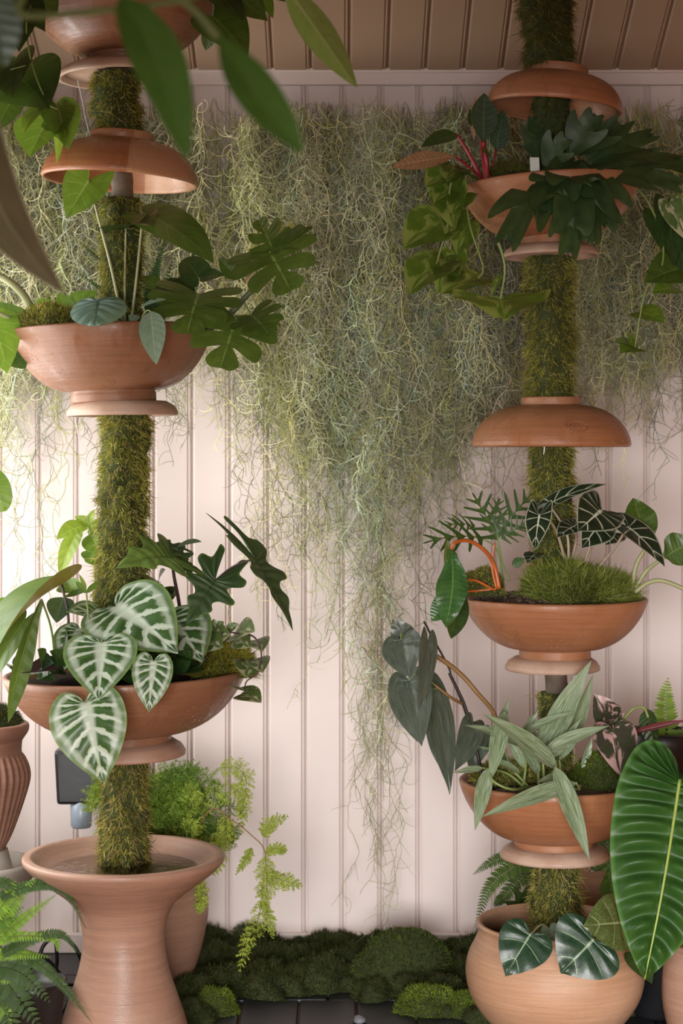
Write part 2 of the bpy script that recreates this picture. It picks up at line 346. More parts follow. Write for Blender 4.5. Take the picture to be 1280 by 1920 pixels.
ST = pxprof([(70, 1900), (70, 1890), (45, 1880), (38, 1800), (42, 1720), (62, 1690), (92, 1655), (100, 1640), (101, 1622), (97, 1614), (90, 1616), (80, 1632), (62, 1640), (50, 1592.5), (40, 1592), (1, 1592)], 1900, ks)
st = vessel('stone_dish', [p for p in ST], at(-36, 2010, YU), STONE, 'weathered grey stone dish on a stem carrying the ribbed urn', 'dish', 0); st.location.z = 0
k2 = 4.14/F
PB = pxprof([(58, 1866), (62, 1860), (88, 1800), (104, 1730), (106, 1690), (98, 1655), (92, 1640), (98, 1632), (94, 1628), (84, 1632), (84, 1650), (60, 1680), (1, 1680)], 1866, k2)
pb = vessel('tall_pot', [tuple(p) for p in catmull(PB, 50)], at(284, 1866, 4.14), T_PALE, 'shaded terracotta pot behind the trumpet basin, asparagus fern in it', 'pot'); pb.location.z = 0
k3 = 4.2/F
PC = pxprof([(50, 1850), (54, 1845), (66, 1760), (72, 1660), (76, 1640), (76, 1622), (70, 1620), (66, 1640), (60, 1660), (1, 1660)], 1850, k3)
pc = vessel('fern_pot', PC, at(1075, 1850, 4.2), T_PEACH, 'peach pot half hidden behind the mossy post above the round pot', 'pot'); pc.location.z = 0
k4 = 3.75/F
PD = pxprof([(60, 1970), (66, 1960), (84, 1880), (82, 1810), (72, 1785), (74, 1772), (70, 1766), (62, 1770), (60, 1790), (1, 1800)], 1970, k4)
pd = vessel('small_jar', [tuple(p) for p in catmull(PD, 40)], at(1326, 1970, 3.75), T_PALE, 'rounded terracotta jar cut by the edge of the picture beside the round pot', 'jar'); pd.location.z = 0
PE = pxprof([(44, 1985), (48, 1980), (62, 1850), (66, 1838), (58, 1836), (54, 1850), (1, 1852)], 1985, 3.7/F)
pe = vessel('nursery_pot', PE, at(60, 1985, 3.7), BLACK, 'black plastic nursery pot under the bright sword fern', 'pot'); pe.location.z = 0
# soil in the bowls
def soil(cx, py, R, Y, label, pebbles=0, hump=.012, tilt=0):
    k = Y/F; r = R*k; n = 40; V = [(0, 0, hump)]; Fc = []
    rings = 8
    for i in range(1, rings+1):
        for j in range(n):
            a = 2*math.pi*j/n; q = r*i/rings; V.append((q*math.cos(a), q*math.sin(a), hump*(1-(i/rings)**2)+(random.uniform(-.003, .003) if i < rings else -.004)))
    Fc = [(0, 1+j, 1+(j+1) % n) for j in range(n)]
    for i in range(rings-1):
        for j in range(n): b = 1+i*n; Fc.append((b+j, b+n+j, b+n+(j+1) % n, b+(j+1) % n))
    if pebbles:
        ico = np.array([(0, 0, 1), (.9, 0, .4), (.28, .85, .4), (-.72, .53, .4), (-.72, -.53, .4), (.28, -.85, .4), (.72, .53, -.4), (-.28, .85, -.4), (-.9, 0, -.4), (-.28, -.85, -.4), (.72, -.53, -.4)]); 
        fi = [(0, 1, 2), (0, 2, 3), (0, 3, 4), (0, 4, 5), (0, 5, 1), (1, 6, 2), (2, 7, 3), (3, 8, 4), (4, 9, 5), (5, 10, 1), (2, 6, 7), (3, 7, 8), (4, 8, 9), (5, 9, 10), (1, 10, 6)]
        for _ in range(pebbles):
            a = random.uniform(0, 6.28); q = r*.96*math.sqrt(random.random()); s = random.uniform(.003, .0075); o = len(V)
            for p in ico: V.append((q*math.cos(a)+p[0]*s*random.uniform(.8, 1.2), q*math.sin(a)+p[1]*s, hump*(1-(q/r)**2)+.002+p[2]*s*.8))
            Fc += [tuple(i+o for i in f) for f in fi]
    o = mesh_obj('soil', np_mesh('soil', np.array(V), Fc, PEBBLE if pebbles else SOIL, smooth=not pebbles)); o.location = at(cx, py, Y); o.rotation_euler[1] = math.radians(tilt); tag(o, label, 'soil', None, 'stuff')
soil(213, 630, 172, YL, 'dark soil in the bowl of the split-leaf climber', 40, .02, -1.8)
soil(238, 1276, 205, YL, 'dark soil under the silver-veined heart leaves', 0, .02, -1.5)
soil(1037, 356, 150, YR, 'dark soil in the bowl with antler fronds', 0, .02, -3)
soil(1040, 1132, 158, YR, 'brown gravel and soil around the orange-stalked plant', 420, .024)
soil(1038, 1474, 164, YR, 'dark soil beneath the silvery sword-shaped leaves', 120, .02)
soil(1040, 1770, 132, YR, 'dark wet soil inside the round bottom pot', 0, .02)
soil(284, 1655, 78, 4.14, 'soil in the pot behind the trumpet basin', 0, .01)

# ------------------------------------------------------------------ moss: blades, poles, cushions, curtain
def blades(P, D, L, W, C, bend=.5, curl=None):
    """narrow three-point blades: P roots, D unit directions, L lengths"""
    n = len(P); side = np.cross(D, rng.normal(size=(n, 3))); side /= np.linalg.norm(side, axis=1)[:, None]+1e-9
    b = rng.normal(size=(n, 3))*bend; b[:, 2] -= bend*.6
    mid = P+D*L[:, None]*.55+b*L[:, None]*.10; tip = P+D*L[:, None]+b*L[:, None]*.42
    w = W[:, None]*side
    V = np.stack([P-w*.5, P+w*.5, mid+w*.45, mid-w*.45, tip], 1).reshape(-1, 3)
    i = np.arange(n)[:, None]*5; T = np.concatenate([i+np.array([[0, 1, 2]]), i+np.array([[0, 2, 3]]), i+np.array([[3, 2, 4]])], 0)
    return V, T, np.repeat(C, 5, 0)
GRN = np.array([[.24, .245, .03], [.36, .35, .06], [.44, .39, .12], [.13, .15, .02], [.36, .25, .11]])
def moss_cols(n, pal=GRN, p=(.3, .28, .17, .17, .08)):
    return pal[rng.choice(len(pal), n, p=p)]*rng.uniform(.65, 1.3, (n, 1))
def moss_pole(cx, top, bot, R, Y, label, bare=None, dens=1.0, lean=0, pal=GRN, drop=.7, thin=None):
    k = Y/F; base = at(cx, bot, Y); h = (bot-top)*k; r = R*k
    root = empty('moss_pole', base, label, 'moss pole')
    n = 30; m = max(8, int(h/.012)); zs = np.linspace(0, h, m); a = np.linspace(0, 2*math.pi, n, endpoint=False)
    G = np.array([[math.cos(t), math.sin(t), z] for z in zs for t in a])
    def rad(u, z): 
        q = np.stack([np.cos(u)*2.2, np.sin(u)*2.2, z/ max(r, .02)*1.6], 1)+cx
        return r*(.80+.22*vnoise(q, 1.0)+.14*vnoise(q, 2.7))
    ua = np.tile(a, m); za = np.repeat(zs, n); rr = rad(ua, za)
    V = np.stack([rr*np.cos(ua)+lean*za, rr*np.sin(ua), za], 1)
    Fc = [(i*n+j, i*n+(j+1) % n, (i+1)*n+(j+1) % n, (i+1)*n+j) for i in range(m-1) for j in range(n)]+[tuple(range(n))[::-1], tuple(range((m-1)*n, m*n))]
    mesh_obj('core', np_mesh('core', V, Fc, MOSSCORE), root)
    if bare:                                                 # the wrapped stick that shows above the moss
        y0, rb = bare; hb = (top-y0)*k
        v, f = tube_geo([(0, 0, h*.5), (0.004, 0, h), (0.002, 0, h+hb*.5), (0, 0, h+hb)], rb*k, rb*k*1.05, 14)
        v = v+np.stack([vnoise(v, 60), vnoise(v+5, 60), 0*v[:, 0]], 1)*.002
        b = mesh_obj('stick', np_mesh('stick', v, f, BARK), root); b['label'] = 'bare bark-wrapped stick'
    N = int(2*math.pi*r*h*108000*dens)
    u = rng.uniform(0, 2*math.pi, N); z = rng.uniform(0, h, N)
    # tufts: pull roots together
    tf = rng.integers(0, max(4, N//14), N); tu = rng.uniform(0, 2*math.pi, N)[tf]; tz = rng.uniform(0, h, N)[tf]; g = rng.random(N) < .7
    u = np.where(g, tu+rng.normal(0, .10, N), u); z = np.clip(np.where(g, tz+rng.normal(0, .005, N), z), 0, h)
    rr = rad(u, z); P = np.stack([rr*np.cos(u)+lean*z, rr*np.sin(u), z], 1)
    D = np.stack([np.cos(u), np.sin(u), np.full(N, -drop)], 1)+rng.normal(0, .6, (N, 3)); D /= np.linalg.norm(D, axis=1)[:, None]
    L = rng.gamma(4, .0027, N)*(r/.05)**.3; patch = (vnoise(P, 16)+1)/2; C = moss_cols(N, pal)*(.55+.75*patch)[:, None]
    v, t, c = blades(P, D, L, rng.uniform(.0009, .0017, N), C)
    o = mesh_obj('moss', np_mesh('moss', v, t, MOSS, col=c), root); o['kind'] = 'stuff'
    return root
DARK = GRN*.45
moss_pole(220, 138, 253, 48, YL, 'thick mossy post between the topmost saucer and its dome')
moss_pole(226, 372, 625, 42, YL, 'thin mossy post rising behind the arrow-shaped leaves', (300, 20), 1.0)
moss_pole(224, 777, 1262, 50, YL, 'longest mossy post above the silver-veined heart leaves', lean=.02)
moss_pole(233, 1416, 1640, 48, YL, 'mossy post standing in the water of the trumpet basin', pal=GRN*np.array([1, .92, 1.1]))
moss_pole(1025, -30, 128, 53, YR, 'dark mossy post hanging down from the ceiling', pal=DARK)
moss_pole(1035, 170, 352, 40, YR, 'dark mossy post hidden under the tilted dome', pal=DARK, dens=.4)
moss_pole(1031, 481, 746, 50, YR, 'mossy post between the antler-frond bowl and the stamped dome', pal=GRN*.85)
moss_pole(1033, 800, 1110, 43, YR, 'mossy post under the stamped dome, behind white-veined leaves')
moss_pole(1040, 1298, 1470, 34, YR, 'stubby mossy post with bare stick above the sword-shaped leaves', (1254, 20))
moss_pole(1044, 1606, 1772, 50, YR, 'mossy post rising out of the round bottom pot', pal=GRN*np.array([1, .95, 1.1]))

def cushion_meshes(name, rx, ry, rz, n, fl, pal, seed, wob=.22, fw=.0014, upright=.3):
    r = np.random.default_rng(seed); off = r.uniform(0, 30, 3); nu, nv = 26, 9
    def surf(u, v):
        d = np.stack([np.cos(u)*np.sin(v), np.sin(u)*np.sin(v), np.cos(v)], 1)
        s = 1+wob*vnoise(d*1.4+off, 1.0)+wob*.45*vnoise(d*3.4+off, 1.0)
        return d*s[:, None]*np.array([rx, ry, rz]), d
    uu, vv = np.meshgrid(np.linspace(0, 2*math.pi, nu, endpoint=False), np.linspace(0, 1.65, nv+1)[1:]); P, _ = surf(uu.ravel(), vv.ravel())
    top, _ = surf(np.array([0.]), np.array([0.])); V = np.concatenate([top, P])
    Fc = [(0, 1+j, 1+(j+1) % nu) for j in range(nu)]+[(1+i*nu+j, 1+(i+1)*nu+j, 1+(i+1)*nu+(j+1) % nu, 1+i*nu+(j+1) % nu) for i in range(nv-1) for j in range(nu)]
    core = np_mesh(name, V, Fc, MOSSCORE)
    u = r.uniform(0, 2*math.pi, n); v = np.arccos(1-r.uniform(0, 1.05, n)); P, d = surf(u, v)
    D = d/np.array([rx, ry, rz])*rz+r.normal(0, .4, (n, 3))+np.array([0, 0, upright]); D /= np.linalg.norm(D, axis=1)[:, None]
    C = moss_cols(n, pal)*(.6+.7*(vnoise(P, 40)+1)/2)[:, None]
    vv, t, c = blades(P, D, r.gamma(6, fl/6, n), r.uniform(.6, 1.2, n)*fw, C, .45)
    return core, np_mesh('fuzz', vv, t, MOSS, col=c)
def cushion(px, py, Y, meshes, label, group=None, rot=0, s=1.0, name='moss_cushion', z=None):
    o = mesh_obj(name, meshes[0]); o.location = at(px, py, Y); o.rotation_euler[2] = rot; o.scale = (s, s, s)
    if z is not None: o.location.z = z
    f = mesh_obj('fuzz', meshes[1], o); f['kind'] = 'stuff'; tag(o, label, 'moss', group); return o
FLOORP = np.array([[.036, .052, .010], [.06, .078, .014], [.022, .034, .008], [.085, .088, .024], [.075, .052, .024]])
BRIGHT = np.array([[.16, .25, .02], [.22, .30, .03], [.12, .19, .02], [.26, .28, .05], [.08, .12, .02]])
k = YR/F
cushion(92, 618, 3.74, cushion_meshes('moss_cushion', .062, .05, .042, 5000, .010, GRN, 3), 'small moss tuft beside the round puckered leaf')
cushion(412, 1262, 3.78, cushion_meshes('moss_cushion', .062, .06, .062, 9000, .017, BRIGHT*np.array([1.5, 1.0, 1.1]), 4), 'yellow-green shaggy moss mound on the rim beside the cream-variegated vine')
cushion(1085, 1128, 3.80, cushion_meshes('moss_cushion', .105, .08, .072, 15000, .018, GRN*np.array([.75, .95, .9]), 5), 'large grassy moss mound at the feet of the white-veined leaves')
cushion(902, 1112, 3.80, cushion_meshes('moss_cushion', .042, .04, .05, 5000, .005, GRN*.8, 6), 'smooth moss ball behind the orange stalks')
cushion(1122, 1482, 3.80, cushion_meshes('moss_cushion', .066, .06, .075, 8000, .006, BRIGHT*.62, 7), 'rounded moss ball beside the pink-splashed leaves')
cushion(945, 1462, 3.82, cushion_meshes('moss_cushion', .06, .05, .04, 4000, .010, GRN, 8), 'low moss tuft under the hanging silvery leaves')
cushion(960, 345, 3.85, cushion_meshes('moss_cushion', .06, .05, .045, 4000, .010, DARK, 9), 'dark moss tuft at the foot of the red stalks')
cushion(-16, 1366, 4.0, cushion_meshes('moss_cushion', .062, .062, .052, 5000, .006, FLOORP, 10), 'dark moss ball filling the mouth of the ribbed urn')
# the moss bank along the skirting
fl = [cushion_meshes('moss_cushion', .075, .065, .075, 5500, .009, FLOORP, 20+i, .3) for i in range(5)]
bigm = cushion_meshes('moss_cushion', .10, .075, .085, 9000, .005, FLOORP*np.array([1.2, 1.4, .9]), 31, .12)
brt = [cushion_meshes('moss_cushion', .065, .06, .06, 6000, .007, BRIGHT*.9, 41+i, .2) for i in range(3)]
def on_floor(px, Y): return ((px-CX)/F*Y)
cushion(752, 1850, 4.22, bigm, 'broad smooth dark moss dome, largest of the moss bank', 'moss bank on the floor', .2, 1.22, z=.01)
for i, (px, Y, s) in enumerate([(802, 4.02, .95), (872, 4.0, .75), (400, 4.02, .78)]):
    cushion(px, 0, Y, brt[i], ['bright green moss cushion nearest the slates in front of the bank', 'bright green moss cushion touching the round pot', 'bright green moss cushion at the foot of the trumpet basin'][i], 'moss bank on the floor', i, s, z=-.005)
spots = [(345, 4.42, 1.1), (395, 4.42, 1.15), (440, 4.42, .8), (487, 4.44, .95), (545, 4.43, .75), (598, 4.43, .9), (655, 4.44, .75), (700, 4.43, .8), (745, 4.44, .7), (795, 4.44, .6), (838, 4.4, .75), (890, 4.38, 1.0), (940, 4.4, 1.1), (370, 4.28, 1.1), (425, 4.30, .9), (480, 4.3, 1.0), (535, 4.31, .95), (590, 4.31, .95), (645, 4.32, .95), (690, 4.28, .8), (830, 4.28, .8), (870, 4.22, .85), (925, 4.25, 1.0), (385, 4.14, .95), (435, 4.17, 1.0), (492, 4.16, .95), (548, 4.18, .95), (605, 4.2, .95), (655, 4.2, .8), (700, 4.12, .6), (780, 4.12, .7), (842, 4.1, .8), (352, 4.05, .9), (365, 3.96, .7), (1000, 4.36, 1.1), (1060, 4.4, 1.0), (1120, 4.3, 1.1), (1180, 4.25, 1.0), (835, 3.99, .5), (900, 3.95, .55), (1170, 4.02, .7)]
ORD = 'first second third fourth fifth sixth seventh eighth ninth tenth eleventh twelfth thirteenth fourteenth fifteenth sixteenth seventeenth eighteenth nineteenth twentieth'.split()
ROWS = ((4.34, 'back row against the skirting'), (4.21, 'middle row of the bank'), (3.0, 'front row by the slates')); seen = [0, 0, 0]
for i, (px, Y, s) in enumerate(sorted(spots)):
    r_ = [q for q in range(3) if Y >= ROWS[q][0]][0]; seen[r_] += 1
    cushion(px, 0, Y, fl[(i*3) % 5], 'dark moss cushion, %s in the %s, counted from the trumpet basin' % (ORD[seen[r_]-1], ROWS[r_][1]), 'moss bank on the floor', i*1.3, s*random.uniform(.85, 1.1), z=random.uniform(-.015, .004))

# Spanish moss curtain
def curtain():
    Vs, Ts, Cs = [], [], []; off = 0
    segs = []                                              # (polyline, r0, r1, colour)
    def low(px):                                           # how far down the dense part / the longest strands reach, in pixels
        dense = np.interp(px, [0, 60, 120, 300, 400, 500, 560, 640, 700, 740, 800, 900, 1000, 1150, 1280], [800, 840, 680, 620, 730, 790, 880, 960, 1040, 970, 900, 830, 780, 740, 720])
        longest = np.interp(px, [0, 60, 120, 300, 420, 500, 560, 620, 690, 720, 770, 830, 900, 1000, 1280], [1250, 1550, 1300, 950, 1060, 1400, 1500, 1330, 1760, 1760, 1280, 1200, 1180, 1020, 960])
        return dense, longest
    nclump = 215
    tress = np.cumsum(rng.uniform(17, 42, 46))-60; tress = tress[tress < 1330]; tdep = rng.uniform(.0, .11, len(tress)); ti = rng.integers(0, len(tress), nclump); cl = tress[ti]+rng.normal(0, 5, nclump)
    Y0 = 4.44
    for ci, cpx in enumerate(cl):
        d, lo = low(cpx); depth = tdep[ti[ci]]+rng.uniform(0, .04); ns = rng.integers(6, 12) if cpx > 320 else rng.integers(3, 7)
        ctint = (.62+.68*((ti[ci]*7) % 11)/10)*rng.uniform(.9, 1.1); bluish = rng.random() < (.38 if 680 < cpx < 1000 else .12)
        for s in range(ns):
            top = rng.normal(196, 10)+rng.gamma(1.2, 14) if rng.random() < .6 else rng.uniform(190, max(240, d-160))
            end = d+rng.normal(-40, 110) if rng.random() < .83 else rng.uniform(d, lo)
            if 660 < cpx < 745 and rng.random() < .38: end = rng.uniform(1050, 1745)
            if end < top+60: end = top+60+rng.uniform(0, 80)
            Y = Y0-depth*rng.uniform(.3, 1.0); k = Y/F; step = .013
            n = int((end-top)*k/step); p = np.array(at(cpx+rng.normal(0, 9), top, Y)); v = 0.; pts = [p.copy()]; cxw = (cpx-CX)*k; hv = 0.; hy = 0.
            for i in range(n):
                hv = .80*hv+rng.normal(0, .28)+(.9*(cxw-p[0])/.03)*.06; hy = .8*hy+rng.normal(0, .25)-(p[1]-Y)*2
                if rng.random() < .10: hv = -hv*1.2+rng.normal(0, .6)
                dd = np.array([hv, hy, -1.0]); dd /= np.linalg.norm(dd); p = p+dd*step; p[1] = min(p[1], 4.485); pts.append(p.copy())
            base = np.array([.56, .57, .36]) if not bluish else np.array([.46, .54, .41])
            col = base*ctint*rng.choice([.6, .8, 1.0, 1.25, 1.5])*np.array([rng.uniform(.93, 1.1), 1, rng.uniform(.85, 1.15)])
            if rng.random() < .12: col = np.array([.47, .50, .15])*rng.uniform(.8, 1.2)
            pts = np.array(pts); segs.append((pts, .0011, .0008, col))
            # curled side leaflets
            frac = (end-top)
            for i in range(2, n):
                py = HZ-(pts[i][2]-CH)*F/pts[i][1]
                dens = .64 if py < d else .36
                if rng.random() < dens:
                    L = rng.integers(3, 7); q = pts[i].copy(); ang = rng.normal(0, .85); hx = math.sin(ang)*1.3; hz = -abs(math.cos(ang))*.9+.1; ty = rng.normal(0, .5); cu = rng.normal(0, .38); lp = [q.copy()]
                    for j in range(L):
                        dv = np.array([hx, ty, hz]); dv /= np.linalg.norm(dv)+1e-9; q = q+dv*.0105; q[1] = min(q[1], 4.487); lp.append(q.copy())
                        c_, s_ = math.cos(cu), math.sin(cu); hx, hz = hx*c_-hz*s_, hx*s_+hz*c_; hz -= .12
                    segs.append((np.array(lp), .00095, .0005, col*rng.uniform(.85, 1.2)))
    for s in range(16):                                    # the long tress that reaches almost to the skirting
        Y = 4.40; k = Y/F; px = rng.normal(702, 15); p = np.array(at(px, rng.uniform(850, 1250), Y)); n = int((rng.uniform(1480, 1750)-850)*k/.013*rng.uniform(.5, .85)); hv = 0.; pts = [p.copy()]; cxw = (702-CX)*k
        for i in range(n):
            hv = .75*hv+rng.normal(0, .3)+(cxw-p[0])*1.6; dd = np.array([hv, rng.normal(0, .1), -1.]); dd /= np.linalg.norm(dd); p = p+dd*.013; pts.append(p.copy())
            if CH+(HZ-1745)/F*Y > p[2]: break
        col = np.array([.56, .55, .33])*rng.uniform(.75, 1.1); pts = np.array(pts); segs.append((pts, .0011, .0008, col))
        for i in range(3, len(pts)):
            if rng.random() < .36:
                q = pts[i].copy(); ang = rng.normal(0, .9); hx, hz = math.sin(ang), -abs(math.cos(ang)); lp = [q.copy()]; cu = rng.normal(0, .3)
                for j in range(rng.integers(3, 6)): q = q+np.array([hx, rng.normal(0, .3), hz])*.010; lp.append(q.copy()); hx, hz = hx*math.cos(cu)-hz*math.sin(cu), hx*math.sin(cu)+hz*math.cos(cu)-.1
                segs.append((np.array(lp), .0009, .0005, col))
    # sweep all polylines as three-sided tubes, grouped by length
    from collections import defaultdict
    by = defaultdict(list)
    for sg in segs: by[len(sg[0])].append(sg)
    ntri = 0
    ang = np.array([0, 2.094, 4.189])
    for n, L in by.items():
        P = np.stack([s[0] for s in L]); T = np.gradient(P, axis=1); T /= np.linalg.norm(T, axis=2, keepdims=True)+1e-9
        S = np.cross(T, np.array([0, 1., 0.])); S /= np.linalg.norm(S, axis=2, keepdims=True)+1e-9; B = np.cross(T, S)
        r = np.array([s[1] for s in L])[:, None]+(np.array([s[2]-s[1] for s in L])[:, None])*np.linspace(0, 1, n)[None]
        V = P[:, :, None, :]+r[:, :, None, None]*(np.cos(ang)[None, None, :, None]*S[:, :, None, :]+np.sin(ang)[None, None, :, None]*B[:, :, None, :])
        m = len(L); V = V.reshape(-1, 3); C = np.repeat(np.array([s[3] for s in L]), n*3, 0)
        b = (np.arange(m)[:, None, None]*n+np.arange(n-1)[None, :, None])*3+np.arange(3)[None, None, :]; c = (np.arange(m)[:, None, None]*n+np.arange(n-1)[None, :, None])*3+((np.arange(3)+1) % 3)[None, None, :]
        Q = np.stack([b, c, c+3, b+3], -1).reshape(-1, 4)
        Vs.append(V); Ts.append(Q+off); Cs.append(C); off += len(V)
    V = np.concatenate(Vs); Q = np.concatenate(Ts); C = np.concatenate(Cs)
    print('curtain quads', len(Q), 'strands', len(segs))
    o = mesh_obj('spanish_moss', np_mesh('spanish_moss', V, Q, TILLANDSIA, col=C)); tag(o, 'grey-green curtain of tangled Spanish moss hanging down the boarded wall', 'spanish moss', None, 'stuff')
curtain()
# ------------------------------------------------------------------ leaves
def leaf_mat(name, base, base2=None, vein=None, nv=9, vw=.10, vs=.6, mid=.05, ms=.8, mode='plain', edge=None, rough=.38, trans=.22, under=None, back=None, retic=0, spec=.5, blot=None, tint=None, bumpy=.28):
    m = M(name); base2 = base2 or tuple(c*.72 for c in base); vein = vein or tuple(min(1, c*1.9+.03) for c in base)
    uvn = m.n('UVMap', uv_map='UVMap').outputs[0]; sx = m.n('SeparateXYZ'); m.set(sx.inputs[0], uvn)
    u = m.math('ABSOLUTE', m.math('SUBTRACT', m.math('MULTIPLY', sx.outputs[0], 2.0), 1.0)); v = sx.outputs[1]
    mp = m.n('Mapping'); m.set(mp.inputs[0], uvn); mp.inputs['Scale'].default_value = (4, 8, 1)
    nz = m.noise(1.0, mp.outputs[0], 4, .6)
    obj = m.n('TexCoord').outputs['Object']; ob = m.noise(22, obj, 3); ob2 = m.noise(75, obj, 4, .6)
    c = m.mix(m.ramp(m.math('ADD', m.math('MULTIPLY', nz, .6), m.math('MULTIPLY', ob, .4)), .36, .64), base2, base)
    ph = m.math('ADD', m.math('MULTIPLY', v, float(nv)), m.math('MULTIPLY', m.math('SUBTRACT', nz, .5), .35 if mode != 'plain' else .12))
    d = m.math('SUBTRACT', 1.0, m.math('MULTIPLY', m.math('ABSOLUTE', m.math('SUBTRACT', m.math('FRACT', ph), .5)), 2.0))
    if mode == 'silver':       # broad silvery bands along the veins, dark green islands between them, green margin
        w = m.math('ADD', m.math('SUBTRACT', vw, m.math('MULTIPLY', u, vw*.30)), m.math('MULTIPLY', m.math('SUBTRACT', ob2, .5), .9))
        lat = m.math('SUBTRACT', 1.0, m.ramp(m.math('SUBTRACT', d, w), -.06, .06))
        md = m.math('SUBTRACT', 1.0, m.ramp(u, mid*2.0, mid*5.5))
        rim = m.ramp(m.math('ADD', u, m.math('MULTIPLY', m.math('SUBTRACT', ob, .5), .25)), .80, .93)
        ring = m.math('MULTIPLY', m.ramp(m.math('ADD', u, m.math('MULTIPLY', m.math('SUBTRACT', ob2, .5), .3)), .62, .78), .75)
        k = m.math('MAXIMUM', m.math('MAXIMUM', lat, md), ring); k = m.math('MULTIPLY', k, m.math('SUBTRACT', 1.0, m.math('MULTIPLY', rim, .85)))
        c = m.mix(m.math('MULTIPLY', k, vs), c, vein)
        core = m.math('MULTIPLY', m.math('SUBTRACT', 1.0, m.ramp(d, .02, .07)), m.math('SUBTRACT', 1.0, rim)); c = m.mix(m.math('MULTIPLY', core, .5), c, (.72, .78, .70))
    else:
        lat = m.math('MULTIPLY', m.math('SUBTRACT', 1.0, m.ramp(d, 0.0, vw)), m.math('SUBTRACT', 1.0, m.ramp(u, .72, 1.0)))
        md = m.math('SUBTRACT', 1.0, m.ramp(u, mid*.4, mid))
        c = m.mix(m.math('MULTIPLY', lat, vs), c, vein); c = m.mix(m.math('MULTIPLY', md, ms), c, vein)
    if mode == 'splash':       # irregular variegation
        sp = m.noise(1.0, mp.outputs[0], 3, .6, (.9, .35, 1), .6); c = m.mix(m.math('MULTIPLY', m.ramp(sp, .5, .58), .9), c, blot)
    if mode == 'streak':       # silvery streaks running with the blade
        sp = m.noise(1.0, mp.outputs[0], 4, .7, (9, .5, 1), .3); c = m.mix(m.math('MULTIPLY', m.ramp(sp, .40, .62), .85), c, blot)
    if retic:
        vo = m.n('TexVoronoi', feature='DISTANCE_TO_EDGE'); m.set(vo.inputs['Vector'], mp.outputs[0]); vo.inputs['Scale'].default_value = 3.0
        c = m.mix(m.math('MULTIPLY', m.math('SUBTRACT', 1.0, m.ramp(vo.outputs[0], .01, .07)), retic), c, vein)
    if edge: c = m.mix(m.ramp(u, .90, .985), c, edge)
    if under:
        g = m.n('NewGeometry'); c = m.mix(g.outputs['Backfacing'], c, under)
    m.bump(m.math('ADD', m.math('MULTIPLY', d, .6), nz), bumpy, .003)
    m.p(Base_Color=c, Roughness=rough); m.b.inputs['Specular IOR Level'].default_value = spec
    if trans:
        t = m.n('BsdfTranslucent'); br = m.mix(.35, c, (.35, .5, .06)); m.set(t.inputs[0], br); x = m.n('MixShader'); x.inputs[0].default_value = trans
        m.t.links.new(m.b.outputs[0], x.inputs[1]); m.t.links.new(t.outputs[0], x.inputs[2]); m.t.links.new(x.outputs[0], m.out.inputs[0])
    return m.m
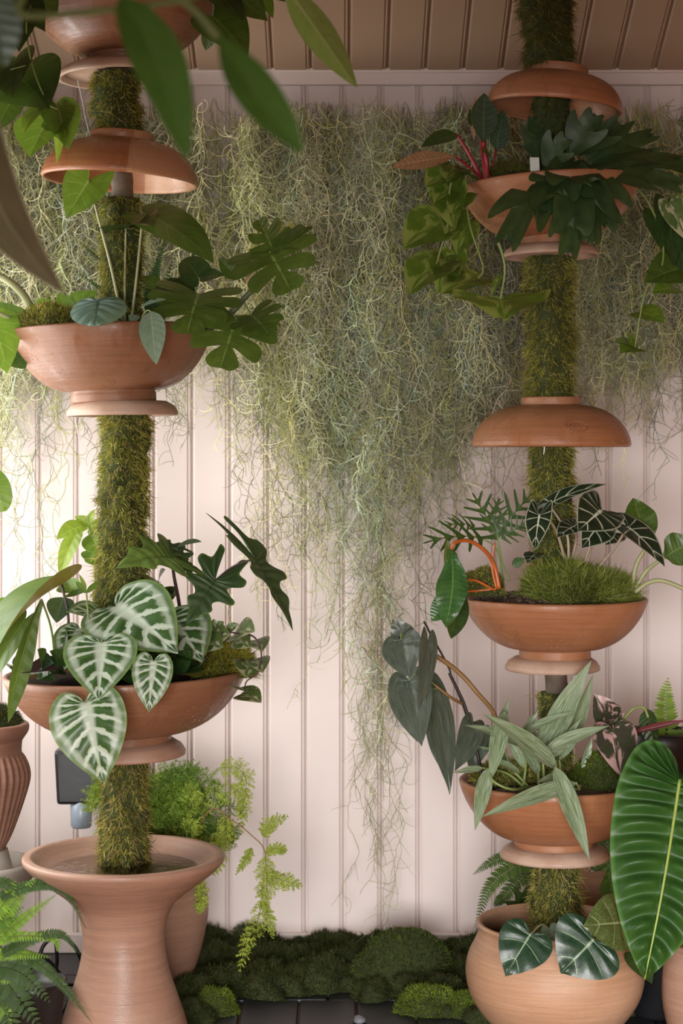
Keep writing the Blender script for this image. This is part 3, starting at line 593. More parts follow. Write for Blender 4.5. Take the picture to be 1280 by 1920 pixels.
# half outlines: (start on the midrib, across, along); base of the blade at 0, tip at 1, half width 1 = widest
def lance(p=.42, base=.0, n=13, slant=.16, sharp=1.0):
    o = []
    for i in range(n):
        y = i/(n-1); w = (math.sin(math.pi*y**(math.log(.5)/math.log(p)))**.85 if 0 < y < 1 else 0)
        if base and y < p: w = max(w, base*(1-y/p)+w*(y/p))
        if sharp != 1 and y > p: w = w**sharp
        o.append((max(0, y-slant*math.sin(math.pi*y)), w if i else base*.4, y))
    o[-1] = (1, 0, 1); return o
OUT = {
 'lance': lance(), 'ovate': lance(.36, .25), 'oblong': lance(.5, .3, 13, .10), 'strap': lance(.55, .35, 15, .06), 'sword': lance(.38, .12, 15, .22, 1.15),
 'heart': [(0, 0, 0), (0, .10, -.075), (0, .30, -.155), (.0, .56, -.17), (.005, .80, -.09), (.02, .95, .03), (.06, 1, .17), (.13, .97, .32), (.23, .85, .47), (.36, .67, .62), (.52, .45, .76), (.7, .24, .87), (.86, .10, .94), (1, 0, 1)],
 'longheart': [(0, 0, 0), (0, .15, -.07), (0, .42, -.12), (0, .70, -.09), (.01, .90, .0), (.04, 1, .13), (.11, 1, .29), (.21, .92, .45), (.34, .76, .61), (.5, .54, .76), (.68, .30, .87), (.85, .12, .95), (1, 0, 1)],
 'arrow': [(0, 0, 0), (0, .08, -.10), (0, .30, -.30), (0, .62, -.46), (0, .80, -.40), (.0, .86, -.22), (.02, .92, -.02), (.06, .94, .14), (.14, .88, .32), (.26, .72, .5), (.42, .50, .68), (.62, .28, .83), (.82, .10, .94), (1, 0, 1)],
 'lobed': [(0, 0, 0), (0, .10, -.14), (0, .30, -.45), (0, .36, -.70), (0, .62, -.76), (0, .60, -.55), (0, .62, -.36), (.0, .98, -.30), (.01, 1.0, -.14), (.03, .66, -.02), (.07, .56, .06), (.12, .78, .14), (.16, 1.05, .20), (.20, 1.0, .30), (.26, .56, .34), (.33, .38, .44), (.42, .52, .54), (.50, .46, .62), (.6, .26, .72), (.78, .14, .86), (1, 0, 1)],
 'split': [(0, 0, 0), (0, .45, -.22), (.01, .85, -.24), (.04, 1.02, -.10), (.10, .90, .06), (.135, .20, .09), (.17, .88, .13), (.22, 1.08, .27), (.29, 1.02, .44), (.34, .19, .34), (.38, .66, .47), (.45, .86, .64), (.54, .74, .82), (.60, .16, .62), (.66, .32, .78), (.78, .40, .93), (.9, .24, 1.02), (1, 0, 1)],
 'corrug': [(0, 0, 0), (0, .12, -.10), (0, .36, -.17), (.0, .62, -.17), (.01, .82, -.11), (.03, .94, .0), (.09, 1, .11), (.17, 1, .22), (.27, .97, .34), (.38, .90, .46), (.50, .78, .59), (.62, .62, .71), (.74, .43, .82), (.86, .22, .92), (1, 0, 1)],
 'skeleton': [(0, .05, 0), (.04, .14, .03), (.07, .70, .16), (.10, .74, .20), (.12, .12, .13), (.18, .10, .19), (.22, .92, .38), (.26, .94, .42), (.28, .12, .29), (.35, .10, .36), (.40, .86, .60), (.44, .86, .64), (.46, .11, .47), (.54, .09, .55), (.58, .66, .76), (.62, .64, .80), (.64, .09, .65), (.72, .07, .73), (.76, .40, .90), (.80, .36, .92), (.82, .06, .83), (.9, .05, .92), (1, 0, 1)],
 'antler': [(0, .22, 0), (.08, .34, .06), (.18, .50, .16), (.28, .66, .27), (.36, .82, .38), (.42, .98, .52), (.47, 1.08, .68), (.50, 1.04, .80), (.53, .86, .78), (.56, .64, .66), (.60, .50, .62), (.66, .50, .70), (.72, .50, .82), (.78, .46, .95), (.84, .34, 1.0), (.90, .22, .96), (.95, .10, .88), (1, 0, .84)],
 'round': [(0, 0, 0), (0, .12, -.16), (0, .45, -.30), (0, .78, -.26), (.01, 1.0, -.05), (.04, 1.08, .18), (.12, 1.02, .42), (.26, .84, .66), (.46, .58, .84), (.72, .28, .95), (1, 0, 1)],
}
def leaf_geo(kind, w, nr, nc, fold, bend, curl, wave, wf, quilt, nv, sway=0, seed=0, rc=1.4):
    h = catmull(OUT[kind], nr); h[0] = OUT[kind][0]; h[-1] = OUT[kind][-1]; n = len(h); V = np.zeros((n, 2*nc+1, 3)); UV = np.zeros((n, 2*nc+1, 2)); vv = np.linspace(0, 1, n)
    for j in range(-nc, nc+1):
        u = abs(j)/nc; s = 1 if j > 0 else -1
        x = h[:, 1]*w*u; y = h[:, 0]+(h[:, 2]-h[:, 0])*u**rc
        z = fold*x-curl*x*x+wave*w*u*u*np.sin(wf*2*math.pi*vv+s*.9+seed)
        if quilt: z = z+quilt*w*np.abs(np.sin(math.pi*vv*nv))**1.8*np.sin(math.pi*min(1, u*1.05))**.6
        V[:, j+nc, 0] = s*x+sway*np.sin(math.pi*y); V[:, j+nc, 1] = y; V[:, j+nc, 2] = z; UV[:, j+nc, 0] = .5+.5*s*u; UV[:, j+nc, 1] = vv
    if abs(bend) > 1e-4:
        y, z = V[:, :, 1].copy(), V[:, :, 2].copy(); a = bend*y; Rr = 1/bend
        V[:, :, 1] = np.sin(a)*(Rr+z); V[:, :, 2] = np.cos(a)*(Rr+z)-Rr
    tip = V[-1, nc].copy(); m = 2*nc+1
    Fc = np.array([(i*m+j, i*m+j+1, (i+1)*m+j+1, (i+1)*m+j) for i in range(n-1) for j in range(2*nc)])
    return V.reshape(-1, 3), Fc, UV.reshape(-1, 2), tip
CAMV = Vector((0, -1, .12))
class Plant:
    def __init__(s, name, label, cat, px, py, Y, group=None):
        s.Y = Y; s.o = empty(name, at(px, py, Y), label, cat, group); s.org = np.array(s.o.location)
    def P(s, p): return np.array(at(p[0], p[1], s.Y+(p[2] if len(p) > 2 else 0)))
    def leaf(s, base, tip, kind, mat, w=.3, n=(0, -1, .25), fold=.15, bend=.35, curl=0., wave=.0, wf=3, quilt=0, nv=9, nr=30, nc=5, name='leaf', pet=None, pr=2.0, pmat=None, label=None, sway=0, prend=None, rc=1.4):
        B, T = s.P(base), s.P(tip); v, f, uv, t = leaf_geo(kind, w, nr, nc, fold, bend, curl, wave, wf, quilt, nv, sway, (base[0]*7+base[1]*3) % 6.28, rc)
        e1 = t/np.linalg.norm(t); e3 = np.array([0, 0, 1.])-e1*e1[2]; e3 /= np.linalg.norm(e3); e2 = np.cross(e3, e1)
        D = T-B; L = np.linalg.norm(D); E1 = D/L; N = np.array(n, float); N = N/np.linalg.norm(N); E3 = N-E1*np.dot(N, E1)
        if np.linalg.norm(E3) < .05: E3 = np.array([0, -.2, 1.])-E1*E1[2]
        E3 /= np.linalg.norm(E3); E2 = np.cross(E3, E1); sc_ = L/np.linalg.norm(t)
        loc = np.stack([v@e1, v@e2, v@e3], 1)*sc_; W = loc[:, :1]*E1+loc[:, 1:2]*E2+loc[:, 2:3]*E3
        me = np_mesh(name, W, f, mat, uv=uv); me.polygons.foreach_set('use_smooth', np.ones(len(f), bool))
        o = mesh_obj(name, me, s.o, Vector(B-s.org))
        if label: o['label'] = label
        if pet is not None: s.stem([*pet, base], pr, prend or pr*.7, pmat or STEM_G, 'petiole')
        return o
    def stem(s, pts, r0, r1, mat, name='stem', seg=7, n=None):
        k = s.Y/F; P = [s.P(p)-s.org for p in pts]
        v, f = tube_geo(P, r0*k, r1*k, seg, n); return mesh_obj(name, np_mesh(name, v, f, mat), s.o)
    def stuff(s, name, V, T, C, mat): o = mesh_obj(name, np_mesh(name, V-s.org, T, mat, col=C), s.o); o['kind'] = 'stuff'; return o
    def frond(s, pts, L, col, n=None, nrm=(0, -1, .5), droop=.25, wid=.38, name='frond', taper=.75, start=.08):
        """pinnate fern frond along a pixel path; L = longest pinna in pixels"""
        k = s.Y/F; C = catmull([s.P(p) for p in pts], 60); T = np.gradient(C, axis=0); T /= np.linalg.norm(T, axis=1)[:, None]; N = np.array(nrm, float); N /= np.linalg.norm(N)
        ln = np.sum(np.linalg.norm(np.diff(C, axis=0), axis=1)); n = n or int(ln/(L*k*wid*.62)); V, Fc, Cl = [], [], []; col = np.array(col)
        tv, tf = tube_geo(C-0, .9*k*1.1, .4*k, 5, 0); V.append(tv); Fc += [t for q in tf for t in ([q[:3], (q[0], q[2], q[3])] if len(q) == 4 else [(q[0], q[i], q[i+1]) for i in range(1, len(q)-1)])]; Cl.append(np.tile(col*np.array([.9, .7, .8]), (len(tv), 1))); o = len(tv)
        for i in range(n):
            t = start+(1-start)*(i+.5)/n; j = min(58, int(t*59)); f_ = t*59-j; p = C[j]*(1-f_)+C[j+1]*f_; tg = T[j]; sd = np.cross(tg, N); sd /= np.linalg.norm(sd)+1e-9; nn = np.cross(sd, tg)
            l = L*k*(math.sin(math.pi*min(1, .12+t**taper*.88))**.6)*(1-.25*t)
            for sg in (-1, 1):
                d = sd*sg*.93+tg*.36+np.array([0, 0, -droop])*random.uniform(.4, 1.3)+nn*random.uniform(-.15, .2); d /= np.linalg.norm(d); q = np.cross(nn, d); q /= np.linalg.norm(q)+1e-9; w_ = l*wid*.5
                pts_ = [p, p+d*l*.18+q*w_*.95, p+d*l*.14-q*w_*.8, p+d*l*.6+q*w_*.75+nn*l*.05, p+d*l*.6-q*w_*.7+nn*l*.05, p+d*l-nn*l*.06]
                V.append(np.array(pts_)); Fc += [(o, o+2, o+1), (o+1, o+2, o+4), (o+1, o+4, o+3), (o+3, o+4, o+5)]; Cl.append(np.tile(col*random.uniform(.75, 1.25), (6, 1))); o += 6
        return s.stuff(name, np.concatenate(V), np.array(Fc), np.concatenate(Cl), FERNM)
    def plume(s, pts, L, col, nrm=(0, -1, .2), name='plume', nb=16, need=8):
        """asparagus-fern spray: flat branchlets set with fine needles"""
        k = s.Y/F; C = catmull([s.P(p) for p in pts], 40); T = np.gradient(C, axis=0); T /= np.linalg.norm(T, axis=1)[:, None]; N = np.array(nrm, float); N /= np.linalg.norm(N); col = np.array(col)
        tv, tf = tube_geo(C, .9*k, .35*k, 4, 0); V = [tv]; Fc = [t for q in tf for t in [q[:3], (q[0], q[2], q[3])]]; Cl = [np.tile(col*.7, (len(tv), 1))]; o = len(tv)
        PP, DD, LL = [], [], []
        for i in range(nb):
            t = (i+.6)/nb; j = min(38, int(t*39)); p = C[j]; tg = T[j]; sd = np.cross(tg, N); sd /= np.linalg.norm(sd)+1e-9
            l = L*k*math.sin(math.pi*min(1, .25+t*.72))**.8*random.uniform(.75, 1.15)
            for sg in (-1, 1):
                d = sd*sg*.85+tg*.65+np.array([0, 0, -.18])+np.random.normal(0, .12, 3); d /= np.linalg.norm(d); q = np.cross(d, N); q /= np.linalg.norm(q)+1e-9
                PP.append(p); DD.append(d); LL.append(l)
                m = need
                for a in range(m):
                    tt = (a+.5)/m
                    for s2 in (-1, 1):
                        e = d*.7+q*s2*.75+np.random.normal(0, .22, 3); e /= np.linalg.norm(e); PP.append(p+d*l*tt); DD.append(e); LL.append(l*.42*(1-tt*.6))
        PP, DD, LL = map(np.array, (PP, DD, LL)); n = len(PP)
        c = col*np.random.uniform(.7, 1.3, (n, 1)); v, t, cc = blades(PP, DD, LL, np.full(n, 1.5*k), c, .12)
        V.append(v); Fc = np.concatenate([np.array(Fc), t+o]); Cl.append(cc)
        return s.stuff(name, np.concatenate(V), Fc, np.concatenate(Cl), FERNM)
np.random.seed(5)
STEM_G = plain('green_stem', (.24, .32, .09), .45, .3, 30, .1)
STEM_P = plain('pale_stem', (.42, .44, .22), .45, .3, 30, .1)
STEM_D = plain('dark_stem', (.07, .035, .035), .45, .4, 40, .2)
STEM_R = plain('red_stem', (.36, .02, .035), .4, .3, 40, .1)
STEM_O = plain('orange_stem', (.55, .14, .03), .35, .3, 40, .1)
STEM_B = plain('brown_stem', (.30, .17, .06), .5, .4, 40, .3)
STEM_K = plain('black_cane', (.025, .018, .014), .6, .4, 40, .3)
STEM_BG = plain('beige_stem', (.42, .33, .24), .45, .3, 40, .1)
SHEATH = plain('dry_sheath', (.52, .40, .22), .7, .4, 30, .3)
G_BRIGHT = leaf_mat('leaf_bright', (0.15, 0.27, 0.0263), (0.0975, 0.195, 0.0188), (.36, .48, .13), 8, .10, .5, .06, .7, trans=.32)
G_LIME = leaf_mat('leaf_lime', (0.272, 0.368, 0.04), (0.192, 0.288, 0.024), (.5, .58, .2), 7, .08, .4, .06, .6, trans=.35)
G_MID = leaf_mat('leaf_mid', (0.072, 0.136, 0.02), (0.044, 0.092, 0.0144), (.17, .27, .06), 9, .10, .5, .05, .8)
G_DARK = leaf_mat('leaf_dark', (0.032, 0.072, 0.018), (0.018, 0.045, 0.012), (.07, .13, .03), 9, .08, .5, .05, .8, rough=.3)
G_OLIVE = leaf_mat('leaf_olive', (0.16, 0.19, 0.045), (0.11, 0.14, 0.03), (.30, .33, .12), 11, .08, .5, .07, .8, trans=.3)
G_SPLIT = leaf_mat('leaf_split', (0.0975, 0.158, 0.0263), (0.0562, 0.105, 0.0165), (.26, .36, .10), 14, .06, .4, .045, .8, rough=.28)
G_GREY = leaf_mat('leaf_greygreen', (0.208, 0.288, 0.208), (0.16, 0.24, 0.16), (.40, .48, .36), 8, .07, .4, .05, .7, rough=.42)
G_PUCK = leaf_mat('leaf_puckered', (0.15, 0.24, 0.19), (0.1, 0.17, 0.135), (.045, .085, .07), 7, .16, .9, .09, .9, rough=.4)
G_SILVER = leaf_mat('leaf_silver_veined', (0.05, 0.125, 0.028), (0.028, 0.08, 0.018), (.50, .59, .46), 9, .37, .95, .045, 1, mode='silver', edge=(.16, .26, .07), rough=.36, trans=.15)
G_LOBED = leaf_mat('leaf_lobed', (0.055, 0.105, 0.035), (0.03, 0.065, 0.022), (.018, .04, .014), 10, .13, .8, .06, .8, edge=(.10, .17, .04), retic=.45, rough=.5, trans=.12)
G_FOLD = leaf_mat('leaf_red_backed', (.10, .175, .028), (.07, .13, .02), (.2, .27, .07), 9, .08, .4, .05, .8, under=(.20, .085, .025), trans=.12)
G_PINK = leaf_mat('leaf_orange_veined', (0.4, 0.2, 0.11), (0.3, 0.16, 0.08), (.62, .40, .26), 15, .16, .8, .06, .8, trans=.2)
G_BLUE = leaf_mat('leaf_bluegreen', (0.05, 0.09, 0.06), (0.03, 0.06, 0.04), (.14, .2, .14), 9, .10, .5, .06, .7)
G_ANTLER = leaf_mat('leaf_antler', (0.045, 0.085, 0.026), (0.022, 0.05, 0.016), (.06, .11, .03), 5, .05, .15, .02, .3, rough=.5, trans=.2)
G_POTHOS = leaf_mat('leaf_pothos', (0.112, 0.18, 0.0225), (0.06, 0.112, 0.015), (.27, .35, .07), 8, .07, .35, .05, .7, mode='splash', blot=(.27, .33, .08), rough=.3, trans=.28)
G_POLLY = leaf_mat('leaf_black_white', (0.018, 0.036, 0.016), (0.012, 0.022, 0.011), (.66, .70, .52), 7, .17, .95, .10, .95, edge=(.42, .46, .34), rough=.3, trans=.05)
G_STRAP = leaf_mat('leaf_strap', (0.055, 0.15, 0.035), (0.03, 0.095, 0.025), (.16, .30, .06), 16, .06, .4, .05, .9, rough=.34, spec=.5, trans=.15)
G_SKEL = leaf_mat('leaf_skeleton', (0.06, 0.12, 0.03), (0.035, 0.075, 0.02), (.12, .19, .05), 6, .05, .2, .10, .5, rough=.35)
G_HAST = leaf_mat('leaf_pewter', (.065, .085, .062), (.042, .058, .042), (.025, .04, .025), 6, .07, .7, .05, .8, rough=.3, trans=.08, mode='streak', blot=(.11, .135, .105))
G_SWORD = leaf_mat('leaf_sword', (0.128, 0.2, 0.08), (0.088, 0.152, 0.056), (.24, .33, .14), 5, .05, .2, .05, .8, mode='streak', blot=(.42, .50, .36), rough=.33, trans=.15)
G_PRINC = leaf_mat('leaf_pink_splash', (0.05, 0.045, 0.035), (0.035, 0.05, 0.025), (.14, .10, .08), 8, .06, .3, .05, .6, mode='splash', blot=(.55, .36, .34), rough=.32, trans=.1)
G_CLAR = leaf_mat('leaf_dark_pale_veined', (0.02, 0.055, 0.028), (0.012, 0.036, 0.018), (.30, .42, .26), 5, .075, .85, .05, .9, rough=.33, spec=.5, retic=.06, trans=.06)
G_CLAR2 = leaf_mat('leaf_olive_veined', (.085, .12, .03), (.06, .09, .022), (.36, .42, .20), 5, .075, .8, .05, .9, rough=.26, retic=.2, trans=.1)
G_QUILT = leaf_mat('leaf_corrugated', (.034, .10, .017), (.022, .072, .012), (.032, .10, .02), 17, .10, .0, .045, .0, rough=.42, spec=.3, bumpy=.05, trans=.1, edge=(.07, .17, .04))
G_RIB = plain('leaf_rib', (.36, .48, .10), .4, .2, 30, .05)
G_CREAM = leaf_mat('leaf_cream', (0.136, 0.212, 0.0595), (0.085, 0.153, 0.0425), (.5, .52, .34), 6, .06, .3, .05, .5, mode='splash', blot=(.58, .58, .36), trans=.25)
G_PALE = leaf_mat('leaf_pale_back', (.105, .082, .045), (.08, .062, .034), (.2, .18, .1), 12, .06, .0, .07, .5, rough=.7, trans=.12, spec=.2, edge=(.30, .28, .17), bumpy=0)
G_FORE = leaf_mat('leaf_foreground', (.045, .10, .014), (.034, .08, .011), (.08, .13, .03), 10, .05, .0, .05, .4, trans=.12, rough=.65, spec=.2, bumpy=0)
STEM_F = plain('shaded_green_stem', (.10, .13, .03), .7, .3, 30, .1)
G_YOUNG = leaf_mat('leaf_young', (0.21, 0.255, 0.075), (0.15, 0.203, 0.0525), (.40, .44, .18), 12, .06, .3, .06, .7, trans=.35)

# ------------------------------------------------------------------ bowl with the split-leaf climber
p = Plant('arrowhead_plant', 'plant with an arrow-shaped bright leaf and a dark oblong leaf on tall stalks', 'plant', 236, 612, 3.76)
p.leaf((166, 338, -.05), (124, 408, -.07), 'arrow', G_BRIGHT, .52, (.35, -.8, .6), .2, .35, wave=.06, pet=[(230, 606), (208, 500, -.02), (182, 400, -.04)], pr=3, pmat=STEM_P)
p.leaf((268, 400, -.02), (401, 494, -.10), 'longheart', G_MID, .30, (.35, -.75, .75), .10, .55, nr=36, nv=11, pet=[(246, 606), (256, 520), (264, 440)], pr=3, pmat=STEM_P)
p.leaf((236, 428, .0), (284, 424, -.12), 'heart', G_DARK, .45, (-.3, -.25, 1), .25, .5, pet=[(234, 606), (234, 520)], pr=2.6, pmat=STEM_P)
p = Plant('puckered_plant', 'plant with one round blue-green puckered leaf on the bowl rim', 'plant', 185, 615, 3.66)
p.leaf((184, 566, -.06), (178, 612, -.10), 'round', G_PUCK, .80, (-.1, -1, .3), -.05, .25, curl=.2, quilt=.09, nv=7, nr=44, nc=8, pet=[(188, 622, .04), (184, 600, .03)], pr=2.4)
p.leaf((222, 622, .0), (240, 610, -.02), 'ovate', G_GREY, .42, (0, -.7, .7))
p = Plant('greygreen_plant', 'plant with a hanging grey-green oval leaf over the bowl front', 'plant', 262, 618, 3.62)
p.leaf((283, 584, -.02), (293, 684, -.05), 'ovate', G_GREY, .24, (-.1, -1, .1), .12, .25, pet=[(260, 618, .03), (268, 592, 0), (276, 582, -.01)], pr=1.8)
p.leaf((262, 578, .05), (312, 562, .02), 'ovate', G_GREY, .26, (0, -.5, .9), .2, .3)
p.leaf((254, 590, .02), (246, 606, .0), 'ovate', G_GREY, .4, (0, -1, .3))
p = Plant('split_leaf_climber', 'climber with glossy deeply split leaves reaching out over the wall', 'plant', 385, 622, 3.74)
p.stem([(385, 622, .0), (430, 590, 0), (462, 555, -.01), (498, 517, -.02), (515, 476, -.02)], 6.5, 4, plain('climber_stem', (.10, .14, .07), .5, .4, 40, .3))
p.leaf((443, 598, -.06), (413, 690, -.14), 'split', G_SPLIT, .62, (.1, -1, .5), .12, .45, nr=66, pet=[(420, 600, 0), (434, 590, -.04)], pr=2.2)
p.leaf((470, 590, -.05), (506, 628, -.11), 'split', G_SPLIT, .6, (-.1, -.8, .7), .15, .4, nr=60, pet=[(455, 562, 0)], pr=2)
p.leaf((372, 552, -.04), (351, 626, -.12), 'split', G_SPLIT, .72, (.0, -.9, .7), .15, .5, nr=66, pet=[(392, 612, 0), (386, 570, -.02)], pr=2.2)
p.leaf((352, 560, 0), (312, 590, -.05), 'split', G_SPLIT, .6, (0, -.8, .8), .15, .5, nr=60)
p.leaf((505, 472, -.06), (545, 545, -.14), 'split', G_SPLIT, .66, (-.2, -1, .5), .15, .5, nr=66, pet=[(508, 492, -.02)], pr=2)
p.leaf((512, 470, -.02), (484, 412, -.05), 'split', G_SPLIT, .62, (.2, -1, .2), .15, .4, nr=60)
p.leaf((520, 462, -.02), (582, 452, -.08), 'split', G_SPLIT, .55, (.0, -.8, .8), .15, .5, nr=60)
p.leaf((518, 460, .02), (548, 418, .0), 'split', leaf_mat('leaf_yellowing', (.34, .30, .06), (.25, .24, .05)), .4, (0, -1, .3), .2, .4, nr=60)
p.leaf((460, 532, -.03), (482, 496, -.04), 'lance', SHEATH, .12, (0, -1, 0), .6, .1, name='sheath', label='dry papery leaf sheath')
p = Plant('hoya', 'small plant with paired dark heart leaves behind the split leaves', 'plant', 372, 615, 3.80)
p.leaf((372, 520, 0), (347, 484, .03), 'round', G_DARK, .5, (0, -1, .4), .2, .3, pet=[(360, 600), (366, 550)], pr=1.6)
p.leaf((374, 522, 0), (420, 516, -.02), 'ovate', G_DARK, .36, (0, -.8, .7), .2, .3)
p.leaf((436, 512, .0), (409, 484, .0), 'heart', G_MID, .45, (0, -1, .4), .2, .3, pet=[(398, 590), (420, 545)], pr=1.4, pmat=STEM_BG)
p.leaf((438, 512, .0), (470, 490, .0), 'ovate', G_MID, .3, (0, -1, .5), .2, .3)
p.leaf((330, 548, .05), (290, 540, .02), 'ovate', G_DARK, .5, (0, -.8, .7)); p.leaf((300, 540, .05), (262, 520, .05), 'ovate', G_MID, .42, (0, -.8, .7)); p.leaf((345, 575, .02), (318, 520, .05), 'ovate', G_DARK, .45, (0, -1, .5)); p.leaf((400, 590, .02), (404, 545, .02), 'ovate', G_MID, .45, (0, -1, .5))
p = Plant('button_fern', 'dark small-leaved fern behind the dark oblong leaf', 'fern', 290, 612, 3.90)
for e in ([(290, 605), (292, 520), (311, 438)], [(290, 605), (320, 540), (352, 512)], [(290, 605), (280, 540), (300, 470)], [(292, 605), (340, 560), (372, 540)], [(285, 605), (275, 560), (262, 500)], [(285, 600), (300, 560), (330, 470)], [(280, 600), (215, 560), (148, 512)], [(270, 600), (220, 520), (146, 450)]): p.frond(e, 11, (.045, .095, .02), wid=.7, droop=.1)
p = Plant('leafy_philodendron', 'plant with bright broad leaves and thick pale stalks on the window side of the bowl', 'plant', 60, 615, 3.76)
p.stem([(66, 606, 0), (48, 560, -.02), (20, 530, -.04), (-25, 505, -.05)], 9, 6, STEM_P, 'petiole'); p.stem([(55, 618, -.02), (30, 604, -.04), (-25, 575, -.06)], 5, 4, STEM_P, 'petiole')
p.leaf((-14, 596, -.05), (14, 702, -.10), 'heart', G_BRIGHT, .36, (.3, -1, .3), .1, .5, wave=.06); p.leaf((40, 690, -.02), (20, 640, .0), 'ovate', G_BRIGHT, .4, (.3, -1, .3)); p.leaf((45, 625, .0), (-8, 565, .0), 'heart', G_MID, .4, (.2, -1, .4), .2, .4)
p.leaf((132, 590, .06), (182, 545, .06), 'heart', G_BRIGHT, .5, (0, -.8, .7), .15, .4, pet=[(120, 612, .03)], pr=2); p.leaf((130, 600, .06), (110, 548, .06), 'heart', G_BRIGHT, .45, (0, -.9, .6), .15, .4); p.leaf((64, 580, .08), (96, 562, .08), 'ovate', G_BRIGHT, .4, (0, -.8, .7))
p.leaf((18, 655, -.02), (48, 692, -.04), 'ovate', G_DARK, .45, (0, -1, .4))

# ------------------------------------------------------------------ bowl with the silver-veined leaves
p = Plant('silver_anthurium', 'plant with big heart leaves netted in silver white veins', 'plant', 215, 1262, 3.72)
sil = dict(fold=.10, quilt=.04, nv=9, nr=64, nc=8)
p.leaf((160, 1318, -.21), (196, 1470, -.22), 'heart', G_SILVER, .47, (-.1, -1, .25), bend=.35, **sil, pet=[(212, 1258, -.02), (185, 1270, -.06)], pr=2.6, pmat=STEM_P)
p.leaf((190, 1206, -.15), (185, 1314, -.225), 'heart', G_SILVER, .56, (0, -1, .3), bend=.35, **sil, pet=[(212, 1260, 0), (196, 1195, -.06)], pr=2.4, pmat=STEM_P)
p.leaf((216, 1138, -.04), (334, 1226, -.15), 'heart', G_SILVER, .47, (.05, -.9, .7), bend=.4, **sil, pet=[(214, 1260, 0), (212, 1180, 0)], pr=2.4, pmat=STEM_P)
p.leaf((312, 1160, .0), (380, 1243, -.10), 'heart', G_SILVER, .50, (.45, -1, .4), bend=.4, **sil, pet=[(220, 1262, 0), (270, 1180, .01)], pr=2.2, pmat=STEM_P)
p.leaf((288, 1240, -.20), (279, 1336, -.22), 'heart', G_SILVER, .40, (0, -1, .2), bend=.35, **sil, pet=[(225, 1262, -.02), (262, 1225, -.08)], pr=2.2, pmat=STEM_P)
p.leaf((150, 1180, -.05), (121, 1256, -.11), 'heart', G_SILVER, .48, (-.35, -1, .3), bend=.4, **sil, pet=[(210, 1262, 0), (180, 1190, 0)], pr=2.2, pmat=STEM_P)
p.leaf((205, 1160, .04), (124, 1148, -.04), 'heart', G_SILVER, .42, (-.2, -.8, .9), bend=.5, **sil, pet=[(214, 1262, .03)], pr=2.2, pmat=STEM_P)
p.leaf((230, 1290, -.06), (232, 1326, -.10), 'heart', G_DARK, .6, (.3, -1, .3))
p.leaf((300, 1235, -.04), (345, 1262, -.08), 'heart', G_DARK, .45, (.2, -.9, .5)); p.leaf((240, 1235, -.05), (262, 1290, -.09), 'heart', G_DARK, .5, (0, -1, .3))
p = Plant('green_flower_spike', 'slender green stalk with narrow bracts among the silver-veined leaves', 'plant', 168, 1262, 3.66)
p.stem([(168, 1262, 0), (167, 1180, 0), (162, 1112, -.01)], 2.2, 1.6, STEM_G); p.leaf((162, 1112), (142, 1090), 'lance', G_BRIGHT, .2, (0, -1, .4)); p.leaf((162, 1112), (186, 1090, .02), 'lance', G_BRIGHT, .16, (0, -1, .4)); p.leaf((160, 1108), (120, 1120, .02), 'lance', G_MID, .14, (0, -.8, .6)); p.leaf((162, 1104), (148, 1076), 'lance', G_LIME, .12, (0, -1, .2))
p = Plant('red_backed_philodendron', 'plant with large folded leaves, rust-red beneath, hanging over the rim', 'plant', 110, 1265, 3.72)
p.leaf((116, 1096, .02), (-25, 1262, -.16), 'longheart', G_FOLD, .26, (-.5, -.12, 1), .45, .7, nr=40, nc=7, pet=[(110, 1262, 0), (128, 1170, .02)], pr=3.5, pmat=STEM_D)
p.leaf((78, 1124, -.10), (15, 1356, -.17), 'strap', G_FOLD, .085, (.85, -.9, .2), .5, -.2, nr=34, pet=[(105, 1258, 0), (96, 1180, -.04)], pr=2.6, sway=.02)
p.leaf((48, 1160, -.03), (-30, 1300, -.12), 'longheart', G_FOLD, .17, (-.35, -1, .25), .3, .4, nr=34); p.leaf((20, 1140, .03), (-30, 1200, .0), 'heart', G_BRIGHT, .4, (0, -1, .5))
p.leaf((112, 1098, .06), (158, 1110, .02), 'ovate', G_BRIGHT, .35, (0, -.7, .8)); p.leaf((118, 1120, .05), (106, 1168, .0), 'ovate', G_BLUE, .4, (0, -1, .4))
p.leaf((120, 1240, -.08), (40, 1262, -.14), 'ovate', STEM_D, .2, (0, -.8, .7), name='dark_leaf', label='dead dark leaf')
p = Plant('lobed_alocasia', 'plant with leathery lobed antler-like leaves on dark purple stalks', 'plant', 350, 1262, 3.80)
lo = dict(nr=64, nc=6, fold=.12, quilt=.05, nv=10)
p.leaf((477, 1049, -.05), (549, 1184, -.10), 'lobed', G_LOBED, .44, (1, -.42, .1), bend=.3, **lo, pet=[(352, 1262), (372, 1130, -.02), (416, 1078, -.03), (450, 1056, -.05)], pr=2.6, pmat=STEM_D)
p.leaf((322, 1046, -.04), (217, 1066, -.14), 'lobed', leaf_mat('leaf_lobed_light', (.17, .26, .05), (.075, .14, .03), (.04, .08, .02), 10, .13, .7, .06, .8, retic=.4, rough=.45, trans=.2), .56, (-.1, -.85, .8), bend=.6, **lo, pet=[(345, 1262), (338, 1150, 0), (326, 1080, -.02)], pr=4, pmat=STEM_D)
p.leaf((404, 1088, -.05), (348, 1172, -.11), 'lobed', G_LOBED, .46, (.1, -1, .2), bend=.35, **lo, pet=[(350, 1260, 0), (390, 1120, -.01)], pr=2.2, pmat=STEM_D)
